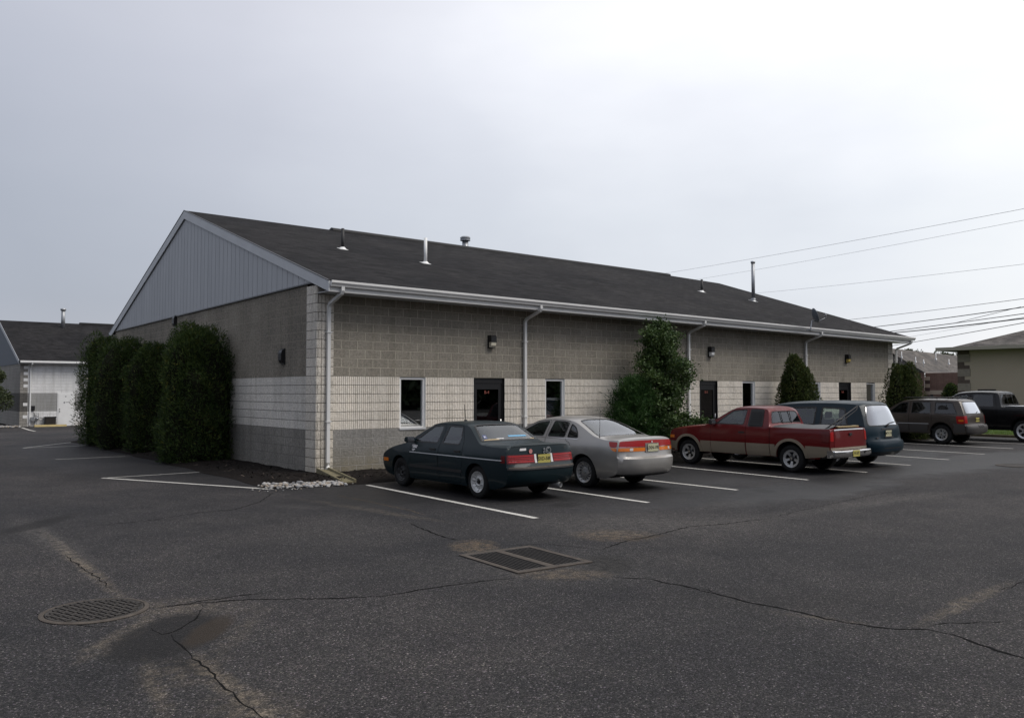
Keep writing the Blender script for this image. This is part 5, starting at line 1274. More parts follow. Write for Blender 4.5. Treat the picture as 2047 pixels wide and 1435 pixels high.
def sedan_teal():
    s = Car('parked_sedan', (1.26,-1.80,0), .012, .952, 'dark teal four-door sedan with banded red tail lights, nearest car to the corner', 'car',
      [(.30,.22,.50,.22),(.06,.24,.36,.26),(.0,.36,.26,.38),(.0,.56,.26,.55),(.06,.66,.30,.63),(.14,.72,.36,.68),(.55,.83,.62,.79),(1.05,.925,1.05,.885),(1.20,.945,1.18,.91),
       (1.26,.955,1.24,.925),(1.60,1.16,1.62,1.13),(1.93,1.335,1.97,1.30),(2.08,1.375,2.1,1.335),(2.55,1.395,2.55,1.352),(3.02,1.38,3.02,1.335),(3.14,1.365,3.12,1.32),(3.24,1.32,3.22,1.28),
       (3.55,1.12,3.50,1.10),(3.68,1.035,3.63,1.02),(3.76,1.02,3.74,.985),(4.1,1.015,4.1,.965),(4.42,1.025,4.40,.965),(4.50,1.025,4.45,.975),(4.545,.985,4.46,.955),(4.555,.90,4.47,.90),(4.57,.80,4.48,.80),(4.60,.68,4.50,.68),
       (4.63,.645,4.50,.645),(4.685,.62,4.52,.62),(4.70,.58,4.53,.58),(4.685,.38,4.50,.38),(4.60,.28,4.42,.28),(4.3,.24,4.25,.24)],
      [(.18,.765),(.30,.81),(.5,.845),(.66,.855),(.80,.848),(.91,.82),(.95,.795),(1.05,.745),(1.36,.60),(1.5,.58)], [(0,.90),(.4,.955),(1.,.995),(1.6,1),(3.5,1),(4.2,.985),(4.7,.94)],
      [(.99,.31,.345),(3.63,.31,.345)], .20, 'p_teal', npow=4.6)
    A = 1.38; fw = [(1.50,.955),(1.62,1.055),(2.02,1.295),(2.36,1.318),(2.33,.955)]
    rw = [(2.47,.955),(2.52,1.318),(2.98,1.305),(3.06,1.12),(3.06,.955)]; rq = [(3.09,.955),(3.09,1.10),(3.12,1.00),(3.14,.955)]
    s.door([(1.42,.24),(1.40,.93),(1.60,1.09),(2.00,1.318),(2.42,1.336),(2.40,.24)], [fw], (2.22,.84))
    s.door([(2.415,.24),(2.435,1.336),(2.99,1.325),(3.16,1.05),(3.20,.90),(3.24,.66),(3.18,.52),(3.12,.24)], [rw], (3.05,.84))
    wt0, wt1 = s.t_at(1.30,.975), s.t_at(1.99,1.35); bt0, bt1 = s.t_at(3.18,1.35), s.t_at(3.66,1.045)
    ws = [(wt0,-.93),(wt0,.93),(wt1,.88),(wt1,-.88)]; bl = [(bt0,-.86),(bt0,.86),(bt1,.93),(bt1,-.93)]
    s.holes_top = [rnd(ws, .06), rnd(bl, .06)]; s.body()
    s.window(ws, 'c_glass', 'windshield', dom='top', r=.06, trim=.03); s.window(bl, 'c_rear', 'rear_window', dom='top', r=.06, trim=.035)
    # belt moulding, bumper rub strips
    for sg in (-1, 1):
        s.panel('side_moulding', M['trim_grey'], None, [(1.40,.735),(4.40,.735),(4.40,.752),(1.40,.752)], (), 'side', sg, off=.006, skirt=.006)
        s.panel('rocker_moulding', M['black_matte'], None, [(1.40,.44),(3.2,.44),(3.2,.50),(1.40,.50)], (), 'side', sg, off=.008, skirt=.008)
        s.panel('front_marker', M['amber'], None, rnd([(.30,.50),(.52,.50),(.52,.57),(.30,.57)], .01), (), 'side', sg, off=.006, skirt=.01)
    for rear in (True, False): s.panel('bumper_strip', M['black_matte'], None, s.rect(.575,.60,-1,1,rear,.001), (), 'top', off=.012, skirt=.02)
    s.panel('rear_bumper_step', M['rust_iron'], None, s.rect(.60,.625,-.97,.97,True,.001), (), 'top', off=.006, skirt=.01)
    for sg in (-1, 1):
        q0, q1 = (-.985, -.27) if sg < 0 else (.27, .985)
        o = s.panel('tail_light', M['tail_dark'], None, s.rect(.685,.835,q0,q1,True,.012), (), 'top', off=.008, skirt=.012)
        for k in range(4): z = .700+.034*k; s.panel('lens_band', M['tail_red'], o, s.rect(z,z+.019,q0+.03,q1-.02 if sg < 0 else q1-.03,True,.001), (), 'top', off=.013, skirt=.004)
        a, b_ = (-.27,-.21) if sg < 0 else (.21,.27); s.panel('reversing_light', M['clear_lens'], None, s.rect(.685,.835,a,b_,True,.002), (), 'top', off=.010, skirt=.012)
        s.panel('tail_light_side', M['tail_dark'], o, [(4.36,.70),(4.47,.70),(4.46,.83),(4.36,.83)], (), 'side', sg, off=.006, skirt=.006)
        s.panel('headlight', M['clear_lens'], None, s.rect(.56,.66,*((-.92,-.42) if sg < 0 else (.42,.92)),False,.01), (), 'top', off=.006, skirt=.01)
    s.panel('plate_recess', M['void'], None, s.rect(.68,.84,-.21,.21,True,.002), (), 'top', off=.004)
    s.panel('trunk_lip', M['p_teal'], None, s.rect(.995,1.018,-.9,.9,True,.001), (), 'top', off=.012, skirt=.012)
    s.plate(4.605, .76, 'SXD-58F', 'plate_y')
    # stickers on the boot lid and rear glass, lettering on the front door
    tz = lambda a, c, q0, q1, mt, nm='sticker': s.panel(nm, M[mt], None, s.rect(a, c, q0, q1, True, .004), (), 'top', off=.004)
    tz(.915,.955,-.68,-.50,'sticker_w','bumper_sticker'); 
    b = MB(); b.lathe([(0,.0),(.042,.0)], (4.575,-.30,.90), 'x', 20); b.build('sticker', M['sticker_r'], s.t)
    b = MB(); b.lathe([(.05,0),(.066,0)], (4.577,.13,.905), 'x', 24); b.lathe([(0,.0),(.022,.0)], (4.577,.03,.93), 'x', 14); b.lathe([(.012,.0),(.026,.0)], (4.577,.03,.872), 'x', 14)
    b.tube([(4.577,.075,.91),(4.577,.16,.955)], .004, 4); b.tube([(4.577,.075,.905),(4.577,.16,.862)], .004, 4); b.build('sticker_emblem', M['galv'], s.t)
    b = MB(); b.box(4.562,4.570,.54,.565,.925,.965); b.build('badge', M['chrome'], s.t)
    tb = lambda f0, f1, q0, q1, mt, nm: s.panel(nm, M[mt], None, rnd([(bt0+(bt1-bt0)*f0,q0),(bt0+(bt1-bt0)*f1,q0),(bt0+(bt1-bt0)*f1,q1),(bt0+(bt1-bt0)*f0,q1)], .004), (), 'top', off=-.002)
    tb(.62,.84,-.80,-.69,'sticker_n','window_sticker'); tb(.68,.78,-.77,-.72,'sticker_w','window_sticker')
    tb(.70,.78,.03,.66,'sticker_b','window_banner'); tb(.87,.95,-.82,-.35,'tape','window_sticker'); tb(.84,.88,-.42,-.18,'sticker_w','window_sticker'); tb(.88,.95,.70,.86,'tape','window_sticker')
    for i, (x, z, l, h) in enumerate([(1.47,.865,.13,.035),(1.50,.835,.16,.03),(1.58,.87,.10,.02),(1.49,.795,.12,.02),(1.50,.77,.08,.015)]):
        s.panel('door_lettering', M['sticker_w'], None, rnd([(x,z),(x+l,z),(x+l-.01,z+h),(x+.01,z+h)], .004), (), 'side', -1, off=.005)
    for x in (.99, 3.63):
        for sg in (-1, 1): s.wheel(x, sg, .305, .19, 'steel', 'rim_steel' if x > 2 else 'black_matte', ycen=.83, rimr=.185)
    s.seats([2.10], .42, 'seatd', hz=.58); s.seats([], .42, 'seatd', bench=[2.85], hz=.52, head=False); s.cabin(1.25, 3.55, .36, .90, .74); s.mirror(1.52, 1.0, 'p_teal')
    b = MB(); b.box(3.2,3.62,-.58,.58,.93,.96); b.build('parcel_shelf', M['seatm'], s.t)
    b = MB(); b.tube([(4.35,.36,.27),(4.66,.36,.26)], .045, 14, cap=False); b.tube([(4.35,.36,.27),(4.60,.36,.26)], .03, 10); b.build('exhaust_pipe', M['rim_steel'], s.t)
    b = MB(); b.tube([(2.35,-.12,1.385),(2.35,-.12,1.41)], .03, 8); b.tube([(2.35,-.12,1.40),(2.33,-.13,1.72)], .006, 5); b.build('roof_antenna', M['black_matte'], s.t)
sedan_teal()

def sedan_silver():
    s = Car('parked_sedan', (3.93,-1.70,0), .008, .958, 'silver-beige rounded four-door sedan with full-width red tail panel, beside the dark teal sedan', 'car',
      [(.3,.20,.55,.22),(.05,.22,.42,.26),(-.0,.36,.34,.38),(.02,.55,.34,.54),(.12,.66,.38,.64),(.5,.80,.62,.78),(1.0,.92,1.02,.885),(1.15,.955,1.15,.92),
       (1.25,.99,1.25,.95),(1.7,1.22,1.72,1.18),(2.05,1.375,2.08,1.325),(2.35,1.425,2.35,1.365),(2.75,1.435,2.75,1.372),(3.1,1.41,3.1,1.35),(3.3,1.37,3.3,1.31),
       (3.6,1.25,3.58,1.20),(3.95,1.10,3.90,1.065),(4.12,1.05,4.08,1.02),(4.3,1.045,4.28,.99),(4.60,1.06,4.56,.995),(4.74,1.055,4.60,.995),(4.785,1.02,4.62,.985),(4.795,.96,4.625,.955),(4.80,.90,4.63,.90),(4.81,.80,4.63,.80),(4.82,.70,4.62,.70),
       (4.84,.675,4.62,.675),(4.91,.655,4.64,.655),(4.935,.60,4.65,.60),(4.92,.40,4.62,.40),(4.86,.30,4.54,.31),(4.6,.26,4.4,.27)],
      [(.2,.78),(.32,.83),(.5,.865),(.66,.872),(.80,.862),(.92,.835),(1.0,.80),(1.08,.76),(1.37,.595),(1.5,.57)], [(0,.88),(.4,.95),(1.,.99),(1.7,1),(3.6,1),(4.3,.975),(4.9,.92)],
      [(.98,.33,.365),(3.68,.33,.365)], .22, 'p_silver', npow=3.7)
    fw = [(1.55,1.0),(1.72,1.11),(2.10,1.29),(2.46,1.335),(2.42,1.0)]; rw = [(2.55,1.0),(2.60,1.34),(2.95,1.335),(3.10,1.31),(3.10,1.0)]; q = [(3.16,1.0),(3.16,1.30),(3.34,1.22),(3.46,1.10),(3.50,1.0)]
    s.door([(1.46,.26),(1.44,.96),(1.68,1.14),(2.08,1.318),(2.50,1.36),(2.50,.26)], [fw], (2.30,.86), hm='p_silver')
    s.door([(2.515,.26),(2.52,1.36),(2.97,1.356),(3.13,1.33),(3.13,.95),(3.30,.90),(3.28,.70),(3.20,.55),(3.12,.26)], [rw], (3.0,.87), hm='black_matte')
    s.holes_side = [rnd(q, .05)]
    wt0, wt1 = s.t_at(1.30,1.01), s.t_at(2.10,1.39); bt0, bt1 = s.t_at(3.28,1.375), s.t_at(4.06,1.065)
    ws = [(wt0,-.93),(wt0,.93),(wt1,.88),(wt1,-.88)]; bl = [(bt0,-.84),(bt0,.84),(bt1,.91),(bt1,-.91)]
    s.holes_top = [rnd(ws, .06), rnd(bl, .10)]; s.body()
    s.window(q, 'c_glass'); s.window(ws, 'c_glass', 'windshield', dom='top', r=.06, trim=.03); s.window(bl, 'c_rear', 'rear_window', dom='top', r=.10, trim=.02)
    for sg in (-1, 1):
        q0, q1 = (-.985,-.25) if sg < 0 else (.25,.985)
        o = s.panel('tail_light', M['tail_red'], None, s.rect(.865,.99,q0,q1,True,.02), (), 'top', off=.008, skirt=.012)
        s.panel('indicator', M['amber'], o, s.rect(.775,.85,q0,q1,True,.012), (), 'top', off=.008, skirt=.012)
        s.panel('chrome_strip', M['chrome'], o, s.rect(.852,.863,q0,q1,True,.001), (), 'top', off=.012, skirt=.01)
        a = q0+.25 if sg < 0 else q1-.34; s.panel('reversing_light', M['clear_lens'], o, s.rect(.785,.84,a,a+.09,True,.01), (), 'top', off=.012, skirt=.006)
        s.panel('tail_light_side', M['tail_red'], o, rnd([(4.38,.97),(4.60,.965),(4.60,.862),(4.43,.862)], .03), (), 'side', sg, off=.006, skirt=.006)
        s.panel('indicator_side', M['amber'], o, rnd([(4.44,.848),(4.60,.848),(4.60,.775),(4.52,.79)], .02), (), 'side', sg, off=.006, skirt=.006)
        s.panel('headlight', M['clear_lens'], None, s.rect(.55,.66,*((-.95,-.45) if sg < 0 else (.45,.95)),False,.01), (), 'top', off=.006, skirt=.01)
        s.panel('window_brightwork', M['chrome'], None, [(1.6,.975),(3.5,.975),(3.5,.988),(1.6,.988)], (), 'side', sg, off=.006, skirt=.006)
    s.panel('tail_panel', M['tail_red'], None, s.rect(.93,.99,-.25,.25,True,.001), (), 'top', off=.008, skirt=.012)
    s.panel('plate_recess', M['p_silver'], None, s.rect(.75,.93,-.25,.25,True,.02), [s.rect(.77,.92,-.19,.19,True,.01)], 'top', off=.02, skirt=.03)
    s.panel('bumper_top_gap', M['void'], None, s.rect(.682,.692,-.97,.97,True,.001), (), 'top', off=.003)
    s.panel('bumper_underside', M['black_matte'], None, s.rect(.27,.315,-.99,.99,True,.001), (), 'top', off=.006)
    b = MB(); b.box(4.812,4.82,-.02,.012,.945,.975); b.build('badge', M['sticker_w'], s.t)
    s.plate(4.838, .845, 'UXN-19E', 'plate_w')
    for x in (.98, 3.68):
        for sg in (-1, 1): s.wheel(x, sg, .315, .20, 'vanes', 'rim_alloy', ycen=.845, rimr=.205)
    s.seats([2.15], .44, 'seatd', hz=.62); s.seats([], .44, 'seatd', bench=[2.95], hz=.55, head=False); s.cabin(1.3, 3.8, .38, .95, .76); s.mirror(1.60, 1.05, 'p_silver')
    b = MB(); b.box(3.45,4.0,-.56,.56,.98,1.0); b.build('parcel_shelf', M['seatm'], s.t)
    b = MB(); b.tube([(4.05,-.72,1.0),(4.05,-.72,1.05)], .015, 8); b.tube([(4.05,-.72,1.04),(4.05,-.70,1.72)], .0045, 5); b.build('whip_antenna', M['black_matte'], s.t)
sedan_silver()

def pickup_red():
    s = Car('pickup_truck', (9.80,-2.28,0), .012, .955, 'dark red extended-cab pickup with gold lower body and black bed cover', 'pickup truck',
      [(.3,.34,.45,.34),(.03,.36,.22,.36),(.0,.48,.18,.48),(.02,.62,.18,.62),(.06,.70,.2,.70),(.10,.88,.22,.86),(.18,.96,.28,.93),(.7,1.045,.75,.99),(1.25,1.10,1.25,1.04),(1.42,1.115,1.40,1.07),
       (1.50,1.13,1.48,1.10),(1.85,1.36,1.87,1.33),(2.13,1.54,2.17,1.50),(2.3,1.59,2.32,1.54),(2.7,1.61,2.7,1.56),(3.12,1.595,3.10,1.54),(3.20,1.57,3.19,1.52),(3.26,1.50,3.25,1.46),
       (3.36,1.12,3.34,1.10),(3.39,1.105,3.38,1.075),(3.45,1.105,3.45,1.075),(4.3,1.11,4.3,1.075),(4.95,1.105,4.95,1.075),(5.0,1.10,4.985,1.07),(5.03,1.07,5.0,1.05),(5.045,.80,5.01,.80),(5.05,.60,5.01,.60),(5.0,.55,4.98,.55),(4.9,.50,4.85,.50)],
      [(.3,.78),(.45,.825),(.62,.85),(.8,.855),(.98,.845),(1.08,.825),(1.15,.79),(1.58,.60),(1.7,.58)], [(0,.9),(.3,.97),(.8,1.),(3.2,1),(5.05,.99)],
      [(.83,.36,.405),(3.95,.36,.405)], .36, 'p_red', npow=5)
    fw = [(1.72,1.12),(1.90,1.27),(2.20,1.48),(2.62,1.52),(2.60,1.12)]; ew = [(2.76,1.12),(2.76,1.51),(3.10,1.50),(3.14,1.12)]
    s.door([(1.60,.42),(1.58,1.07),(1.82,1.30),(2.16,1.50),(2.68,1.55),(2.68,.42)], [fw], (2.56,.93))
    s.holes_side = [rnd(ew, .05)]
    wt0, wt1 = s.t_at(1.54,1.15), s.t_at(2.17,1.555); bt0, bt1 = s.t_at(3.265,1.49), s.t_at(3.345,1.17)
    ws = [(wt0,-.93),(wt0,.93),(wt1,.88),(wt1,-.88)]; bl = [(bt0,-.84),(bt0,.84),(bt1,.86),(bt1,-.86)]
    s.holes_top = [rnd(ws, .06), rnd(bl, .06)]; s.body()
    s.window(ws, 'c_glass', 'windshield', dom='top', r=.06, trim=.03); s.window(bl, 'c_rear', 'rear_window', dom='top', r=.06, trim=.02)
    b = MB()
    for y in (-.2,.2): b.tube([(3.283,y,1.48),(3.36,y,1.16)], .010, 4)
    b.tube([(3.283,-.2,1.47),(3.283,.2,1.47)], .008, 4); b.tube([(3.352,-.2,1.175),(3.352,.2,1.175)], .008, 4); b.build('slider_frame', M['black_matte'], s.t)
    for sg in (-1, 1):
        # louvred cover over the extended cab window
        o = s.panel('louvre', M['black_matte'], None, rnd([(2.73,1.09),(2.73,1.53),(3.12,1.52),(3.17,1.09)], .04), (), 'side', sg, off=.016, skirt=.02)
        for k in range(7): z = 1.13+.052*k; s.panel('louvre_slat', M['black_matte'], o, [(2.77,z),(3.12,z),(3.12,z+.022),(2.77,z+.022)], (), 'side', sg, off=.034, skirt=.02)
        # gold lower body
        zt = .665
        for x0, x1 in ((1.26,1.585),(1.60,2.665),(2.70,3.37),(3.39,3.53)):
            s.panel('lower_body_cladding', M['p_gold'], None, [(x0,.37),(x1,.37),(x1,zt),(x0,zt)], (), 'side', sg, off=.012, skirt=.012)
        s.panel('lower_body_cladding', M['p_gold'], None, [(4.36,.365),(4.84,.42),(4.99,.52),(4.99,zt-.01),(4.37,zt)], (), 'side', sg, off=.012, skirt=.012)
        s.panel('lower_body_cladding', M['p_gold'], None, [(.20,.40),(.40,.40),(.42,.62),(.22,.62)], (), 'side', sg, off=.012, skirt=.012)
        for cx in (.83, 3.95):
            ao = [(cx+.475*math.cos(a), .36+.465*math.sin(a)) for a in np.linspace(.02, math.pi-.02, 26)]; ai = [(cx+.40*math.cos(a), .36+.40*math.sin(a)) for a in np.linspace(math.pi-.02, .02, 26)]
            s.panel('wheel_arch_flare', M['p_gold'], None, ao+ai, (), 'side', sg, off=.028, skirt=.03)
        s.panel('body_line', M['void'], None, [(3.375,.42),(3.387,.42),(3.387,1.06),(3.375,1.06)], (), 'side', sg, off=.003)
        s.panel('front_marker', M['amber'], None, rnd([(.20,.70),(.36,.70),(.36,.78),(.20,.78)], .01), (), 'side', sg, off=.006, skirt=.01)
        s.panel('headlight', M['clear_lens'], None, s.rect(.72,.88,*((-.95,-.55) if sg < 0 else (.55,.95)),False,.01), (), 'top', off=.006, skirt=.01)
        o = s.panel('tail_light', M['tail_dark'], None, rnd([(4.80,.78),(4.80,1.02),(5.0,1.02),(5.0,.78)], .012), (), 'side', sg, off=.010, skirt=.012)
        s.panel('tail_lens', M['tail_red'], o, s.rect(.78,1.02,*((-.995,-.86) if sg < 0 else (.86,.995)),True,.008), (), 'top', off=.010, skirt=.012)
    s.panel('front_bumper', M['trim_grey'], None, s.rect(.40,.60,-.99,.99,False,.01), (), 'top', off=.04, skirt=.05)
    s.panel('tailgate', M['p_red'], None, s.rect(.60,1.06,-.83,.83,True,.01), (), 'top', off=.008, skirt=.012)
    s.panel('tailgate_trim', M['chrome'], None, s.rect(1.045,1.07,-.83,.83,True,.001), (), 'top', off=.014, skirt=.01)
    s.panel('gold_stripe', M['p_gold'], None, s.rect(.59,.635,-.99,.99,True,.001), (), 'top', off=.018, skirt=.012)
    b = MB(); b.box(5.05,5.075,-.06,.06,.92,.975); b.build('tailgate_handle', M['black_matte'], s.t)
    b = MB(); b.box(4.90,5.02,-.48,.48,1.115,1.145); b.build('cargo_plank', M['tape'], s.t)
    # step bumper
    b = MB(); P = rnd([(5.03,.40),(5.16,.41),(5.20,.46),(5.20,.56),(5.16,.585),(5.03,.585)], .02)
    n = len(P); ys = [-.86,-.84,-.62,-.24,-.22,.22,.24,.62,.84,.86]; sh = [-.10,-.06,0,0,0,0,0,0,-.06,-.10]
    V = [(p[0]+h, y, p[1]) for y, h in zip(ys, sh) for p in P]; b.add(V, [(k*n+i,k*n+(i+1)%n,(k+1)*n+(i+1)%n,(k+1)*n+i) for k in range(len(ys)-1) for i in range(n)]+[tuple(range(n)), tuple(range((len(ys)-1)*n,len(ys)*n))])
    b.box(4.75,5.04,-.5,-.42,.42,.55); b.box(4.75,5.04,.42,.5,.42,.55); b.build('rear_bumper', M['chrome'], s.t, angle=35)
    b = MB(); b.lathe([(0,0),(.03,0),(.04,.006)], (5.202,.42,.51), 'x', 14); b.build('bumper_hole', M['black_matte'], s.t)
    s.plate(5.205, .50, 'PX-87J', 'plate_y')
    # soft bed cover, sagging a little, and the raised bows at the tailgate
    b = MB(); nx, ny = 18, 12; V = []
    for i in range(nx+1):
        x = 3.42+(4.96-3.42)*i/nx
        for j in range(ny+1):
            u = -1+2*j/ny; h = 1.105 + .03*(1-u*u) + .018*math.sin(i*.75+.6)*(1-u*u); h = h if abs(u) < 1 else 1.085; V.append((x, u*.79, h))
    b.add(V, [(i*(ny+1)+j,(i+1)*(ny+1)+j,(i+1)*(ny+1)+j+1,i*(ny+1)+j+1) for i in range(nx) for j in range(ny)], 0, True); b.build('bed_cover', M['tonneau'], s.t)
    b = MB()
    b.tube([(4.84,-.76,1.08),(4.93,-.45,1.24),(5.13,.22,1.62)], .016, 6); b.tube([(4.93,-.66,1.08),(4.99,-.42,1.20),(5.14,.16,1.53),(5.13,.22,1.62)], .011, 6)
    b.tube([(4.93,-.40,1.26),(5.0,-.25,1.33)], .024, 6); b.build('cover_strut', M['black_matte'], s.t)
    for x in (.83, 3.95):
        for sg in (-1, 1): s.wheel(x, sg, .335, .22, 'five', 'rim_alloy', ycen=.835, rimr=.205)
    s.seats([2.25], .62, 'seatm', hz=.60); s.cabin(1.55, 3.25, .5, 1.10, .76); s.mirror(1.72, 1.17, 'black_matte', (.10,.17,.15))
pickup_red()

def van_blue():
    s = Car('minivan', (12.22,-1.98,0), .0, .955, 'dark blue-green minivan behind the red pickup, sky mirrored in its rear window', 'minivan',
      [(.3,.24,.5,.26),(.05,.26,.40,.3),(.0,.4,.32,.42),(.02,.62,.34,.6),(.12,.74,.4,.70),(.6,.92,.7,.88),(1.0,1.04,1.0,1.0),(1.10,1.08,1.10,1.04),(1.6,1.38,1.62,1.33),(1.95,1.56,1.98,1.50),
       (2.25,1.66,2.25,1.59),(2.8,1.715,2.8,1.645),(3.6,1.735,3.6,1.665),(4.4,1.72,4.4,1.645),(4.65,1.70,4.62,1.62),(4.76,1.66,4.68,1.57),(4.88,1.40,4.78,1.36),(5.0,1.08,4.88,1.08),(5.04,1.0,4.90,1.0),(5.06,.72,4.92,.72),
       (5.09,.69,4.92,.69),(5.15,.66,4.94,.66),(5.16,.55,4.95,.55),(5.14,.40,4.92,.40),(5.0,.30,4.8,.30)],
      [(.22,.86),(.35,.90),(.6,.945),(.8,.95),(.98,.935),(1.08,.91),(1.2,.87),(1.6,.735),(1.75,.69)], [(0,.86),(.5,.95),(1.2,1.),(4.2,1),(5.15,.955)],
      [(.96,.34,.385),(4.02,.34,.385)], .26, 'p_blue', npow=4.5)
    fw = [(1.55,1.08),(1.75,1.24),(2.08,1.46),(2.45,1.54),(2.45,1.06)]
    s.door([(1.40,.32),(1.38,1.02),(1.68,1.26),(2.04,1.50),(2.52,1.59),(2.52,.32)], [fw], (2.4,.95))
    mw = [(2.66,1.06),(2.66,1.55),(3.48,1.57),(3.48,1.06)]; rw = [(3.62,1.06),(3.62,1.57),(4.30,1.54),(4.44,1.08),(4.42,1.06)]
    s.holes_side = [rnd(mw,.06), rnd(rw,.06)]
    wt0, wt1 = s.t_at(1.15,1.10), s.t_at(2.0,1.58); bt0, bt1 = s.t_at(4.775,1.63), s.t_at(5.0,1.07)
    ws = [(wt0,-.93),(wt0,.93),(wt1,.86),(wt1,-.86)]; bl = [(bt0,-.87),(bt0,.87),(bt1,.93),(bt1,-.93)]
    s.holes_top = [rnd(ws, .06), rnd(bl, .12)]; s.body()
    for w_ in (mw, rw): s.window(w_, 'c_glass', trim=.045, r=.06)
    s.window(ws, 'c_glass', 'windshield', dom='top', r=.06, trim=.03); s.window(bl, 'c_mirror', 'rear_window', dom='top', r=.12, trim=.02)
    for sg in (-1, 1):
        s.panel('tail_light', M['tail_red'], None, rnd([(4.72,.82),(4.78,1.04),(4.87,1.04),(4.90,.76),(4.74,.76)], .02), (), 'side', sg, off=.008, skirt=.01)
        s.panel('headlight', M['clear_lens'], None, s.rect(.58,.72,*((-.95,-.5) if sg < 0 else (.5,.95)),False,.01), (), 'top', off=.006, skirt=.01)
        s.panel('side_moulding', M['p_blue'], None, [(1.42,.60),(3.6,.60),(3.6,.66),(1.42,.66)], (), 'side', sg, off=.014, skirt=.014)
    s.panel('rear_bumper', M['p_blue'], None, s.rect(.42,.665,-.99,.99,True,.02), (), 'top', off=.03, skirt=.04)
    s.panel('bumper_step', M['black_matte'], None, s.rect(.50,.52,-.5,.5,True,.001), (), 'top', off=.034)
    b = MB(); b.box(5.02,5.05,-.30,.30,.985,1.01); b.build('tailgate_trim', M['chrome'], s.t)
    b = MB(); b.box(5.06,5.085,-.22,.22,.775,.795); b.build('plate_trim', M['chrome'], s.t)
    b = MB(); b.box(5.055,5.065,-.62,-.50,.76,.79); b.build('badge', M['chrome'], s.t)
    b = MB(); b.tube([(5.02,.0,1.09),(4.99,.28,1.15),(4.99,.50,1.17)], .012, 5); b.box(4.98,5.05,-.05,.05,1.05,1.09); b.build('rear_wiper', M['black_matte'], s.t)
    s.plate(5.065, .88, 'MTV-71B', 'plate_w', y=0.)
    for x in (.96, 4.02):
        for sg in (-1, 1): s.wheel(x, sg, .33, .21, 'vanes', 'rim_alloy', ycen=.92, rimr=.20)
    s.seats([1.95], .60, 'seatb', hz=.66); s.seats([2.95], .60, 'seatb', hz=.62); s.seats([], .60, 'seatb', bench=[3.85], hz=.62); s.cabin(1.3, 4.7, .45, 1.06, .80); s.mirror(1.62, 1.16, 'p_blue')
M['c_mirror'] = glass('reflective_rear_glass', (.25,.27,.28), 4.2, .02)
van_blue()

